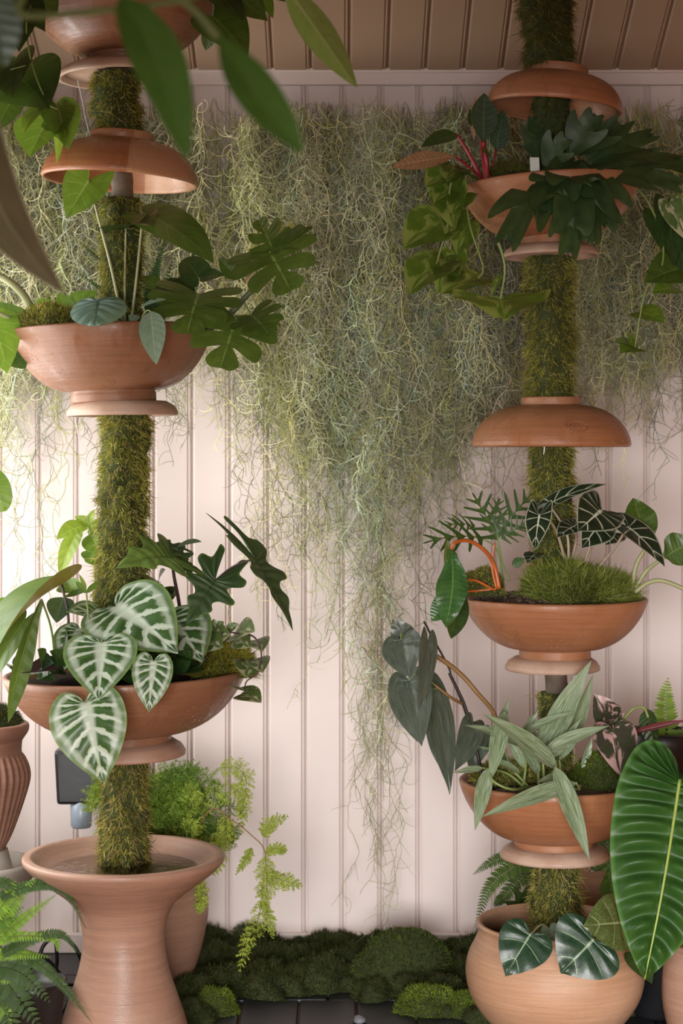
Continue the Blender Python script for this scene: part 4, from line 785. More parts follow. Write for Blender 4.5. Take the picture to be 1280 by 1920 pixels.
p.leaf((325, 1030, 0), (378, 1016, -.05), 'lance', G_LOBED, .2, (0, -.5, .9), .2, .4); p.leaf((320, 1026, 0), (272, 1022, .02), 'lobed', G_LOBED, .4, (0, -.4, .9), bend=.4, nr=64, fold=.1); p.leaf((330, 1040, .02), (362, 1084, -.02), 'lobed', G_LOBED, .4, (.3, -.8, .5), bend=.5, nr=64)
p = Plant('dark_peperomia', 'bushy plant with small glossy blackish leaves behind the silver-veined ones', 'plant', 310, 1262, 3.86)
p.stem([(310, 1262), (300, 1170), (296, 1090)], 3, 2, STEM_D)
for b, t in (((300, 1120), (285, 1090)), ((298, 1100), (278, 1120)), ((300, 1130), (330, 1100)), ((302, 1150), (332, 1150)), ((300, 1160), (272, 1150)), ((305, 1170), (335, 1180)), ((297, 1092), (310, 1068)), ((300, 1110), (318, 1130)), ((296, 1090), (262, 1092)), ((310, 1190), (345, 1205)), ((300, 1140), (275, 1170))): p.leaf((*b, random.uniform(-.03, .03)), (*t, random.uniform(-.08, 0)), 'ovate', G_DARK, .42, (random.uniform(-.3, .3), -.8, .8), .2, .4, nr=16, nc=3)
p = Plant('dark_ground_cover', 'low blackish green foliage filling the wide bowl beside the folded leaves', 'plant', 110, 1268, 3.66)
for i in range(26):
    x = random.uniform(38, 200); y = 1268-random.uniform(0, 26); p.leaf((x, y, random.uniform(-.06, .1)), (x+random.uniform(-38, 38), y-random.uniform(-14, 46), random.uniform(-.1, .04)), 'ovate', G_DARK if i % 3 else G_BLUE, .34, (random.uniform(-.4, .4), -.9, .6), .2, .5, nr=14, nc=3)
for i in range(14):
    x = random.uniform(230, 370); y = 1262-random.uniform(0, 20); p.leaf((x, y, random.uniform(-.1, .08)), (x+random.uniform(-34, 34), y-random.uniform(0, 40), random.uniform(-.14, .02)), 'ovate', G_DARK, .36, (random.uniform(-.4, .4), -.9, .6), .2, .5, nr=14, nc=3)
p = Plant('lime_seedling', 'lime green young plant against the post above the folded leaves', 'plant', 195, 1262, 3.93)
p.stem([(195, 1262), (180, 1150), (176, 1030), (165, 985)], 2.4, 1.6, STEM_G)
for b, t, m_, w in (((160, 985), (106, 1012, -.05), G_LIME, .3), ((150, 992), (112, 1086, -.06), G_LIME, .17), ((170, 985), (140, 968, 0), G_LIME, .3), ((172, 1000), (192, 1046, -.05), G_BRIGHT, .35), ((174, 1010), (186, 970, 0), G_LIME, .3), ((176, 1035), (190, 1062, -.04), G_BRIGHT, .45), ((176, 1030), (170, 1056, -.05), G_BRIGHT, .4), ((168, 982), (178, 955, 0), G_LIME, .3)): p.leaf(b, t, 'ovate', m_, w, (-.3, -.9, .5), .25, .6, nr=20, nc=4)
p = Plant('cream_variegated_vine', 'trailing vine with small cream-splashed leaves spilling past the moss mound', 'plant', 385, 1240, 3.74)
p.stem([(385, 1240), (410, 1190, -.03), (450, 1188, -.04), (478, 1196, -.06), (490, 1228, -.06), (482, 1262, -.07), (462, 1278, -.07), (458, 1300, -.08)], 2, 1.2, STEM_D)
for b, t, w in (((392, 1205), (372, 1170, -.02), .4), ((400, 1200), (432, 1190, -.05), .45), ((405, 1190), (400, 1160, 0), .4), ((385, 1200), (418, 1215, -.06), .42), ((438, 1190), (478, 1184, -.07), .4), ((445, 1196), (470, 1215, -.06), .35), ((478, 1200), (492, 1222, -.07), .35), ((470, 1240), (462, 1272, -.08), .4), ((480, 1235), (492, 1262, -.08), .3), ((450, 1302, -.02), (490, 1318, -.1), .28), ((458, 1296, -.02), (446, 1290, -.08), .4), ((378, 1190), (352, 1200, -.04), .4), ((400, 1182), (420, 1165, 0), .4), ((425, 1180), (448, 1170, 0), .35)): p.leaf(b, t, 'ovate', G_CREAM, w, (random.uniform(-.3, .3), -1, .5), .2, .5, nr=18, nc=3)

# ------------------------------------------------------------------ upper bowl on the other column
p = Plant('red_stalked_philodendron', 'plant with crimson stalks and one coppery veined leaf pointing outwards', 'plant', 912, 345, 3.82)
p.leaf((852, 293, -.04), (735, 314, -.06), 'oblong', G_PINK, .17, (-.1, -.9, .5), .1, .25, nv=15, nr=40, quilt=.04, pet=[(910, 342), (885, 318, -.02)], pr=3, pmat=STEM_R)
p.leaf((906, 266, -.02), (908, 174, .0), 'oblong', G_BLUE, .27, (.15, -1, 0), .2, -.2, nv=9, pet=[(914, 345), (912, 300)], pr=5, pmat=STEM_R)
p.leaf((889, 262, .03), (893, 178, .04), 'oblong', G_PINK, .16, (-1, -.5, 0), .2, .1, nr=26)
p.leaf((856, 252, .02), (790, 276, .0), 'ovate', G_DARK, .3, (0, -.7, .8), .15, .4, pet=[(905, 340, .02), (880, 290, .02)], pr=4.2, pmat=STEM_R)
p.leaf((902, 250, .04), (880, 205, .05), 'oblong', G_DARK, .25, (0, -1, 0), .2, .2, pet=[(912, 343, .01), (905, 290, .02)], pr=4.6, pmat=STEM_R)
p.leaf((930, 280, .04), (942, 205, .06), 'ovate', G_BLUE, .24, (.2, -1, 0), .2, .2, pet=[(918, 345, .02)], pr=2.5, pmat=STEM_R); p.leaf((925, 300, 0), (905, 285, -.05), 'ovate', G_MID, .45, (0, -.9, .5))
p = Plant('trailing_pothos', 'pothos with lime-splashed leaves trailing down past the orange bowl', 'plant', 868, 345, 3.78)
p.stem([(880, 345, .02), (850, 335, -.02), (840, 380, -.03), (838, 425, -.03), (825, 470, -.03), (818, 495, -.03)], 2.4, 1.6, STEM_G); p.stem([(872, 348), (880, 420, -.04), (905, 500, -.05), (896, 522, -.05)], 2, 1.5, STEM_G); p.stem([(930, 440, -.10), (946, 500, -.10), (938, 562, -.09)], 2.4, 2, STEM_G)
for b, t, w, n_ in (((842, 326), (796, 352, -.05), .46, (-.3, -1, .4)), ((850, 350), (812, 384, -.05), .42, (-.2, -1, .4)), ((840, 345), (852, 432, -.06), .34, (-.3, -1, .2)), ((824, 416), (754, 468, -.07), .44, (-.2, -1, .3)), ((822, 492), (766, 554, -.08), .42, (-.4, -1, .3)), ((834, 484), (820, 552, -.06), .36, (.2, -1, .1)), ((896, 523), (824, 555, -.09), .34, (0, -.7, .8)), ((872, 420, .05), (856, 478, .02), .42, (0, -1, .2)), ((852, 398), (838, 452, -.04), .42, (.2, -1, .2)), ((846, 470, .04), (862, 520, .02), .45, (.2, -1, .2)), ((856, 316), (836, 340, -.06), .5, (0, -.9, .6)), ((880, 330), (845, 318, -.05), .4, (0, -.7, .8)), ((870, 365, -.02), (846, 405, -.06), .45, (-.3, -1, .4)), ((885, 540, .0), (868, 530, -.03), .4, (0, -1, .5)), ((848, 505, .0), (850, 548, -.04), .35, (.3, -1, .3)), ((938, 562, -.1), (945, 600, -.17), 1.15, (0, -.75, .75)), ((936, 520, -.08), (922, 556, -.09), .2, (-.8, -1, 0))): p.leaf(b, t, 'heart', G_POTHOS, w, n_, .22, .45, nr=28, nc=4, wave=.05)
p = Plant('antler_fern', 'dark antler fern with forked strap fronds draped over the orange bowl', 'fern', 1050, 340, 3.78)
an = dict(nr=46, nc=4, fold=.1)
for b, t, w, n_, bd in (((1040, 312, -.02), (944, 466, -.17), .16, (-.3, -1, .35), .5), ((1062, 300, -.03), (1075, 440, -.18), .28, (.1, -1, .3), .6), ((1085, 300, -.03), (1148, 428, -.15), .20, (.2, -1, .3), .5), ((1090, 330, -.08), (1062, 488, -.18), .16, (0, -1, .3), .4), ((1068, 290, -.02), (1118, 208, -.04), .32, (-.25, -1, .1), .3), ((1085, 290, 0), (1165, 226, -.02), .26, (-.2, -.9, .5), .5), ((1004, 300, .02), (1001, 216, .04), .24, (.2, -1, .1), .2), ((1018, 310, -.02), (1064, 254, -.06), .34, (.1, -1, .4), .4), ((1110, 312, 0), (1290, 300, -.06), .18, (.0, -.6, .8), .4), ((1110, 320, -.02), (1285, 352, -.12), .15, (.0, -.8, .6), .5), ((1060, 312, -.04), (1110, 348, -.14), .5, (.1, -.9, .6), .5), ((1030, 300, .04), (985, 250, .06), .26, (0, -1, .2), .3), ((1100, 300, .02), (1230, 250, .04), .2, (0, -.9, .5), .3), ((1050, 320, -.05), (1030, 410, -.14), .28, (0, -1, .3), .5), ((1100, 330, -.06), (1102, 460, -.16), .22, (.2, -1, .3), .5), ((1075, 310, -.06), (1052, 372, -.15), .42, (-.2, -1, .4), .5)):
    p.leaf(b, t, 'antler', G_ANTLER, w*1.25, n_, bend=bd, name='frond', wave=.12, wf=2, **an)
p = Plant('variegated_vine', 'vine with dark and pale-edged leaves hanging at the picture edge beside the orange bowl', 'plant', 1190, 350, 3.84)
p.stem([(1190, 348), (1215, 380, -.02), (1240, 440, -.03), (1240, 500, -.04), (1212, 540, -.05), (1200, 590, -.05), (1190, 652, -.05)], 2.2, 1.3, STEM_G)
for b, t, w, m_, n_ in (((1250, 382), (1262, 500, -.04), .24, G_DARK, (.2, -1, .1)), ((1255, 380, -.03), (1290, 455, -.05), .3, G_CREAM, (0, -1, .2)), ((1285, 500), (1206, 530, -.08), .36, G_MID, (0, -1, .5)), ((1200, 585), (1246, 606, -.06), .36, G_BRIGHT, (0, -.9, .6)), ((1190, 652), (1150, 642, -.06), .26, G_BRIGHT, (0, -.8, .7)), ((1192, 652), (1162, 662, -.07), .32, G_BRIGHT, (0, -.8, .6)), ((1188, 655), (1174, 622, -.04), .2, G_BRIGHT, (0, -1, .3)), ((1225, 400), (1240, 470, -.04), .28, G_DARK, (.1, -1, .1)), ((1262, 540), (1222, 550, -.05), .35, G_BRIGHT, (0, -.8, .6)), ((1270, 440), (1285, 520, -.02), .34, G_DARK, (-.2, -1, .1)), ((1245, 300, .03), (1290, 330, 0), .3, G_DARK, (0, -.8, .6))): p.leaf(b, t, 'heart', m_, w, n_, .2, .4, nr=24, nc=4)
tagm = plain('white_tag', (.7, .74, .66), .5, .05, 10, 0)
v, f = box_geo(-.0095, .0095, -.0006, .0006, -.03, .012, .0004)
o = mesh_obj('plant_tag', np_mesh('plant_tag', v, f, tagm, smooth=False)); o.location = at(1002, 306, 3.74); o.rotation_euler = (-.15, 0, .1); tag(o, 'small white plastic plant tag in the bowl with antler fronds', 'tag')

# ------------------------------------------------------------------ bowl with the white-veined leaves
p = Plant('white_veined_alocasia', 'plant with blackish arrow leaves veined in bright white', 'plant', 1085, 1095, 3.80)
po = dict(nr=44, nc=6, quilt=.05, nv=7)
for b, t, w, n_, bd, pt in (((1011, 965, -.06), (1002, 1032, -.10), .30, (-.3, -1, .2), .3, [(1062, 1060), (1040, 990, -.03)]), ((1030, 945, -.02), (1137, 908, -.06), .22, (.05, -.55, 1), .4, [(1066, 1055), (1062, 1000), (1032, 950)]), ((1052, 912, .04), (998, 940, .03), .24, (-.1, -.6, 1), .3, None), ((1126, 958, -.06), (1083, 996, -.12), .52, (.15, -1, .5), .35, [(1095, 1055), (1115, 1000, -.02)]), ((1122, 982, -.05), (1090, 1028, -.11), .42, (.3, -1, .4), .4, [(1100, 1055), (1112, 1010)]), ((1078, 986, -.06), (1044, 1008, -.11), .36, (-.2, -.8, .8), .3, [(1070, 1058), (1080, 1010)]), ((1176, 988, -.05), (1246, 1063, -.12), .28, (.4, -.8, .7), .45, [(1120, 1065), (1150, 1030, -.02)]), ((1160, 975, .02), (1176, 960, .03), .3, (0, -.8, .8), .2, None), ((1002, 1040, -.02), (988, 1056, -.06), .4, (-.4, -1, .3), .4, None), ((1150, 1000, .04), (1135, 1022, .0), .5, (0, -1, .4), .4, None)):
    p.leaf(b, t, 'arrow', G_POLLY, w*1.15, n_, bend=bd, **po, pet=pt, pr=3.0, pmat=STEM_BG)
p = Plant('paddle_leaf_plant', 'plant with upright green paddle leaf and pale stalks leaning out of the picture', 'plant', 1188, 1112, 3.80)
p.leaf((1213, 1022, .0), (1186, 934, .03), 'oblong', G_MID, .34, (.2, -1, .1), .15, .3, wave=.05, pet=[(1184, 1108), (1192, 1060)], pr=5, pmat=STEM_P)
p.leaf((1245, 1044, -.02), (1300, 1015, -.05), 'oblong', G_MID, .5, (0, -1, .3), .2, .4, wave=.08, pet=[(1188, 1110), (1210, 1072)], pr=5, pmat=STEM_P)
p.stem([(1190, 1110, -.02), (1216, 1092, -.03), (1246, 1090, -.04), (1300, 1112, -.06)], 4.5, 4, STEM_P, 'petiole'); p.leaf((1300, 1112, -.06), (1360, 1160, -.08), 'oblong', G_MID, .4)
p = Plant('orange_stalked_philodendron', 'plant with arching orange stalks and wavy glossy strap leaves', 'plant', 934, 1112, 3.76)
p.leaf((846, 1030, -.06), (835, 1176, -.14), 'strap', G_STRAP, .185, (-.15, -1, .2), .12, .3, wave=.22, wf=2, nr=44, nc=6, sway=-.05, pet=[(936, 1104), (926, 1060), (908, 1032, -.02), (878, 1014, -.04), (852, 1018, -.06)], pr=4.5, pmat=STEM_O)
p.leaf((848, 1090, -.03), (838, 1012, -.03), 'oblong', G_OLIVE, .17, (.3, -1, 0), .2, .2)
p.leaf((862, 1092, -.02), (845, 1198, -.08), 'strap', G_DARK, .2, (.3, -1, .1), .2, .4, pet=[(925, 1106), (890, 1088, -.01)], pr=3, pmat=STEM_O); p.leaf((858, 1110, -.02), (808, 1165, -.04), 'oblong', G_STRAP, .3, (-.3, -1, .2), .2, .4, pet=[(930, 1104), (890, 1108)], pr=2.6, pmat=STEM_O)
p.stem([(930, 1104), (922, 1060), (927, 1018)], 2.6, 1.8, STEM_O, 'petiole')
p = Plant('lattice_leaf_plant', 'plant with dark green leaves cut to a lattice of thin ribs', 'plant', 950, 1110, 3.84)
sk = dict(nr=90, nc=3)
p.leaf((933, 1012, 0), (884, 922, .02), 'skeleton', G_SKEL, .42, (.2, -1, .2), .1, .3, **sk, pet=[(942, 1090), (936, 1050)], pr=2, pmat=STEM_G); p.leaf((932, 1000, 0), (1000, 922, .02), 'skeleton', G_SKEL, .4, (-.1, -1, .3), .1, .3, **sk, pet=[(955, 1090), (940, 1050)], pr=2, pmat=STEM_G); p.leaf((905, 1010, 0), (790, 1020, -.06), 'skeleton', G_SKEL, .32, (0, -.8, .7), .1, .8, **sk, pet=[(944, 1088), (930, 1030)], pr=1.8, pmat=STEM_G)
p.leaf((940, 1010, .0), (990, 975, -.02), 'skeleton', G_SKEL, .42, (0, -1, .4), .1, .3, **sk); p.leaf((890, 985, .03), (830, 985, .0), 'skeleton', G_SKEL, .35, (0, -.8, .7), .1, .5, **sk); p.leaf((960, 1060, .02), (985, 1048, 0), 'lance', G_SKEL, .3); p.leaf((920, 1000, .03), (935, 930, .04), 'skeleton', G_SKEL, .4, (.1, -1, .2), .1, .3, **sk)

# ------------------------------------------------------------------ bowl with the sword leaves
p = Plant('pewter_philodendron', 'climber with pewter grey heart leaves on a brown cane leaning out of the bowl', 'plant', 905, 1470, 3.78)
p.stem([(905, 1470), (892, 1400, 0), (870, 1320, 0), (845, 1270, 0), (840, 1250, 0), (794, 1165, .02)], 3.4, 1.8, STEM_K, 'cane'); p.stem([(930, 1360), (924, 1334), (895, 1300, -.01), (863, 1264, -.01), (820, 1232, -.02), (764, 1206, -.03)], 4, 5, STEM_B, 'cane'); p.stem([(868, 1320, .02), (845, 1308, -.02), (815, 1284, -.03)], 3.4, 2.4, STEM_B, 'cane'); p.stem([(900, 1440, .02), (872, 1330, .02), (842, 1262, .01)], 4.5, 3, STEM_K, 'cane')
for b, t, w, n_, pt in (((752, 1200, -.05), (768, 1273, -.09), .50, (-.35, -1, .2), [(764, 1206, -.03), (752, 1188, -.04)]), ((760, 1196, -.02), (735, 1162, -.02), .55, (-.2, -1, .2), None), ((766, 1276, -.04), (791, 1400, -.10), .33, (-.3, -1, .2), [(815, 1284, -.03), (785, 1262, -.04)]), ((802, 1200, -.07), (783, 1334, -.12), .16, (.75, -1, .1), [(800, 1222, -.03)]), ((806, 1294, 0), (843, 1490, -.06), .17, (.55, -1, .1), [(820, 1290, -.02)]), ((887, 1358, .0), (852, 1446, -.06), .26, (.4, -1, .2), [(895, 1400)]), ((812, 1350, .03), (824, 1440, .0), .18, (-.6, -1, .1), [(830, 1310, .0)]), ((900, 1370, .03), (880, 1450, .0), .3, (.2, -1, .2), None), ((800, 1340, -.03), (806, 1385, -.06), .2, (-.8, -1, 0), None)):
    p.leaf(b, t, 'heart', G_HAST, w, n_, .15, .3, quilt=.03, nv=6, nr=38, nc=6, pet=pt, pr=1.5, pmat=STEM_G, wave=.03)
p = Plant('silver_sword_plant', 'clump of long pointed silvery green leaves spilling out of the bowl', 'plant', 1030, 1470, 3.76)
sw = dict(fold=.32, nr=34, nc=5, quilt=.0)
for b, t, w, n_, bd in (((1018, 1412, 0), (1109, 1238, -.05), .135, (-.45, -1, .25), .2), ((1048, 1425, .01), (1112, 1262, -.02), .12, (.6, -1, .1), .15), ((1044, 1440, -.08), (904, 1337, -.14), .115, (-.2, -.85, .7), .35), ((1020, 1412, -.04), (1142, 1361, -.12), .12, (.1, -.9, .7), .4), ((1040, 1438, -.12), (1105, 1614, -.20), .115, (.1, -1, .25), .25), ((1080, 1468, -.12), (902, 1532, -.20), .095, (-.1, -.95, .55), .3), ((946, 1334, -.04), (918, 1468, -.10), .14, (-.1, -1, .1), .2), ((916, 1440, -.08), (890, 1558, -.14), .14, (-.2, -1, .1), .2), ((985, 1402, -.02), (870, 1360, -.08), .11, (0, -.8, .8), .4), ((1006, 1400, 0), (1056, 1318, -.03), .14, (-.2, -1, .2), .2), ((984, 1374, .0), (1080, 1334, -.05), .1, (0, -.8, .7), .4), ((928, 1380, .02), (954, 1310, .0), .14, (.2, -1, .1), .2), ((985, 1440, 0), (950, 1380, .0), .15, (-.1, -1, .3), .3), ((1010, 1450, 0), (975, 1400, -.04), .16, (.2, -1, .4), .3), ((1090, 1440, .02), (1110, 1380, .02), .14, (.4, -1, .2), .2), ((1060, 1455, -.05), (1005, 1468, -.10), .14, (0, -.8, .7), .4), ((1000, 1400, .04), (990, 1340, .04), .16, (0, -1, .1), .2), ((905, 1440, -.05), (848, 1449, -.08), .12, (0, -.9, .5), .1), ((960, 1430, .02), (895, 1400, -.02), .12, (0, -.8, .7), .4), ((970, 1390, .03), (1010, 1330, .03), .12, (.2, -1, .2), .2), ((1000, 1420, -.03), (940, 1352, -.06), .11, (-.1, -.9, .5), .3), ((1035, 1420, -.02), (1090, 1345, -.05), .11, (.1, -1, .3), .3), ((975, 1450, -.04), (912, 1422, -.08), .12, (0, -.8, .7), .4)):
    p.leaf(b, t, 'sword', G_SWORD, w*.86, n_, bend=bd, **sw)
for a in ([(1030, 1470), (1036, 1450, -.06), (1042, 1440, -.09)], [(1020, 1470), (1018, 1430), (1018, 1412)], [(1000, 1475), (960, 1480, -.1), (925, 1465, -.11), (916, 1440, -.08)], [(990, 1475), (960, 1440), (946, 1400), (946, 1334, -.04)], [(1050, 1475), (1050, 1440), (1048, 1425)], [(980, 1475), (985, 1440), (985, 1402, -.02)], [(1060, 1475), (1085, 1480, -.08), (1080, 1468, -.12)], [(985, 1478), (950, 1450), (905, 1440, -.05)], [(1010, 1475), (1006, 1400)]): p.stem(a, 3, 2, STEM_G, 'petiole')
p = Plant('pink_splashed_philodendron', 'small plant with blackish leaves splashed pale pink', 'plant', 1150, 1470, 3.76)
p.leaf((1146, 1358, 0), (1112, 1300, .0), 'heart', G_PRINC, .46, (.3, -1, .1), .2, .3, pet=[(1150, 1470), (1150, 1400)], pr=2, pmat=STEM_D); p.leaf((1148, 1368, -.05), (1164, 1458, -.11), 'heart', G_PRINC, .42, (.05, -1, .2), .25, .3, nr=36); p.leaf((1150, 1350, 0), (1140, 1318, -.04), 'ovate', G_PRINC, .4)
p.stem([(1152, 1470), (1156, 1380), (1180, 1335, -.02), (1205, 1326, -.02), (1215, 1345, -.03)], 3, 2.4, STEM_G); p.leaf((1212, 1330, 0), (1232, 1412, -.03), 'ovate', G_DARK, .22, (-.6, -1, .1), .3, .4)
p.leaf((1180, 1376, -.02), (1290, 1350, -.04), 'lance', plain('maroon_bud', (.16, .03, .035), .35, .3, 30, .1), .055, (0, -1, .5), 1.0, .2, name='leaf_bud', label='rolled maroon young leaf', pet=[(1160, 1395, -.01)], pr=2.2, pmat=STEM_R)

# ------------------------------------------------------------------ foot of the columns
p = Plant('dark_veined_anthurium', 'plant in the round pot with dark heart leaves and pale veins', 'plant', 1060, 1780, 3.80)
cl = dict(quilt=.05, nv=5, nr=48, nc=8, fold=.10)
p.leaf((994, 1752, -.17), (947, 1831, -.20), 'heart', G_CLAR, .56, (-.2, -1, .3), bend=.35, **cl, pet=[(1050, 1785), (1020, 1735, -.08)], pr=2.4, pmat=STEM_P)
p.leaf((1112, 1762, -.20), (1050, 1825, -.22), 'heart', G_CLAR, .80, (.05, -1, .35), bend=.35, **cl, pet=[(1065, 1785), (1100, 1730, -.08)], pr=2.6, pmat=STEM_P)
p.leaf((1164, 1730, -.18), (1092, 1737, -.22), 'heart', G_CLAR2, .62, (.05, -1, .45), bend=.35, **cl, pet=[(1075, 1785), (1130, 1700, -.08)], pr=2.4, pmat=STEM_P)
p.leaf((1030, 1740, -.06), (1046, 1778, -.08), 'heart', G_GREY, .5, (.3, -1, .2)); p.leaf((1190, 1790, -.08), (1222, 1845, -.12), 'heart', G_DARK, .4, (.3, -1, .2))
p = Plant('corrugated_anthurium', 'plant with one huge corrugated glossy leaf hanging at the picture edge', 'plant', 1290, 1800, 3.62)
big = p.leaf((1274, 1462, -.10), (1208, 1838, -.22), 'corrug', G_QUILT, .30, (-.12, -1, .15), .08, .35, curl=.15, quilt=.17, nv=17, nr=190, nc=10, rc=2.0, pet=[(1290, 1800, .02), (1325, 1600, .0), (1310, 1480, -.06)], pr=4, pmat=STEM_P)
rib_pts = [(1274, 1462, -.104), (1264, 1530, -.137), (1250, 1620, -.180), (1232, 1720, -.213), (1208, 1836, -.224)]
mr = p.stem(rib_pts, 3.4, 1.2, G_RIB, 'midrib', n=30); mr.parent = big; mr.location = -big.location
p = Plant('sword_fern', 'bright sword fern in the dim corner by the stone dish', 'fern', -15, 1790, 3.62)
BF, DF = (.20, .36, .04), (.055, .11, .025)
for e, L, c in (([(-15, 1760), (20, 1700), (68, 1645)], 22, BF), ([(-10, 1765), (40, 1725), (107, 1676)], 16, BF), ([(-15, 1770), (30, 1755), (100, 1760), (108, 1785)], 14, BF), ([(-15, 1790), (30, 1788), (95, 1795)], 17, BF), ([(-20, 1830), (20, 1830), (56, 1842)], 20, BF), ([(-20, 1690), (60, 1660), (120, 1670), (162, 1742)], 16, DF), ([(-10, 1790), (60, 1800), (120, 1850), (172, 1918)], 17, DF), ([(-15, 1780), (20, 1850), (75, 1925)], 42, DF), ([(-20, 1800), (5, 1870), (30, 1940)], 46, DF), ([(-20, 1660), (10, 1655), (40, 1672)], 16, DF), ([(-15, 1800), (40, 1770), (110, 1750), (150, 1790)], 15, DF), ([(-15, 1720), (10, 1690), (30, 1650)], 24, BF), ([(-20, 1745), (10, 1720), (45, 1700)], 24, (.12, .24, .03)), ([(-20, 1880), (5, 1890), (20, 1930)], 26, BF), ([(-15, 1810), (40, 1825), (95, 1880)], 30, DF)): p.frond(e, L, c, wid=.42)
p = Plant('asparagus_fern', 'feathery asparagus fern trailing bright sprays from behind the trumpet basin', 'fern', 300, 1650, 4.12)
AC = [(.16, .27, .035), (.24, .36, .045), (.11, .20, .03), (.32, .42, .06)]
for i in range(105):
    a = random.uniform(-1.0, 1.35); l = random.uniform(90, 215); x0 = 305+random.uniform(-25, 25); dx = math.sin(a)*l*.75; dy = -math.cos(a*.8)*l
    dz = random.uniform(-.08, .12); x1 = min(x0+dx, 462); p.plume([(x0, 1640, 0), (x0+(x1-x0)*.45, 1640+dy*.7, dz*.5), (x0+(x1-x0)*.85, 1640+dy*.98, dz), (x1, 1640+dy*.82, dz)], random.uniform(24, 38), AC[random.choice((0, 0, 1, 2, 2) if i % 3 else (1, 3, 0))], nb=15)
BRI = (.36, .44, .06)
p.stem([(330, 1640), (390, 1522, -.06), (430, 1535, -.08), (470, 1565, -.1), (497, 1600, -.1), (490, 1680, -.1)], 1.4, .9, STEM_B)
for e, L in (([(410, 1440, -.05), (445, 1440, -.06), (462, 1470, -.07), (448, 1530, -.07)], 24), ([(420, 1530, -.08), (425, 1570, -.08), (405, 1590, -.08)], 26), ([(495, 1570, -.1), (505, 1545, -.1), (540, 1530, -.12)], 18), ([(472, 1590, -.1), (462, 1610, -.1), (442, 1640, -.11)], 12), ([(497, 1600, -.1), (520, 1590, -.11), (535, 1598, -.11)], 14), ([(497, 1605, -.1), (500, 1650, -.12), (496, 1700, -.12)], 26), ([(498, 1640, -.1), (530, 1650, -.12), (566, 1662, -.13)], 20), ([(495, 1660, -.1), (485, 1720, -.12), (462, 1770, -.13), (449, 1822, -.14)], 24), ([(490, 1690, -.1), (505, 1720, -.12), (512, 1760, -.12)], 14), ([(370, 1640, -.05), (378, 1680, -.06), (372, 1712, -.07)], 18), ([(400, 1560, -.06), (410, 1600, -.07), (400, 1640, -.07)], 24), ([(430, 1470, -.05), (455, 1500, -.06), (452, 1560, -.07)], 22)): p.plume(e, L, BRI, nb=16, need=9)
p = Plant('boston_fern', 'fern with arching fronds from the peach pot behind the mossy post', 'fern', 1060, 1640, 4.16)
for e, L, c in (([(1040, 1635), (990, 1600, -.02), (930, 1612, -.06), (886, 1640, -.08)], 20, (.075, .13, .035)), ([(1040, 1640), (980, 1620, -.03), (920, 1660, -.08), (890, 1740, -.1)], 24, (.09, .15, .035)), ([(1040, 1640), (985, 1640, -.04), (945, 1680, -.08), (925, 1700, -.1)], 22, (.075, .13, .035)), ([(1050, 1640), (1010, 1600), (960, 1595, -.04), (935, 1615, -.06)], 22, (.06, .11, .03)), ([(1100, 1640), (1140, 1580), (1160, 1540)], 26, (.08, .15, .03)), ([(1110, 1640), (1150, 1620, -.03), (1165, 1690, -.05), (1160, 1750, -.06)], 30, (.09, .17, .03)), ([(1100, 1630), (1120, 1560), (1135, 1500)], 26, (.08, .15, .03)), ([(1110, 1645), (1140, 1650, -.04), (1150, 1720, -.06), (1145, 1770, -.06)], 30, (.12, .22, .03))): p.frond(e, L, c, wid=.4)
p = Plant('upright_fern', 'pale green upright fern frond near the picture edge behind the sword leaves', 'fern', 1235, 1480, 4.0)
for e, L in (([(1236, 1470), (1248, 1380), (1246, 1320), (1252, 1270)], 32), ([(1240, 1470), (1228, 1420), (1215, 1380)], 24), ([(1240, 1470), (1270, 1400), (1290, 1360)], 30), ([(1240, 1470), (1262, 1420), (1275, 1385)], 26)): p.frond(e, L, (.20, .33, .04), wid=.42, nrm=(.1, -1, .1))
p = Plant('dark_rosette', 'dark narrow-leaved rosette on the far side of the round pot', 'plant', 985, 1715, 4.08)
for t in ((965, 1665), (990, 1655), (945, 1690), (948, 1712), (1005, 1665), (972, 1700), (930, 1712)): p.leaf((985, 1712, 0), (*t, -.03), 'lance', G_DARK, .2, (0, -1, .5), .2, .4, nr=16, nc=3)
# black planter behind the sword leaves, carrying the upright fern
ped = vessel('black_planter', pxprof([(52, 1925), (56, 1918), (62, 1500), (68, 1420), (72, 1398), (66, 1394), (60, 1400), (56, 1440), (1, 1470)], 1925, 4.0/F), at(1238, 1925, 4.0), BLACK, 'tall black planter behind the corrugated leaf', 'planter'); ped.location.z = 0

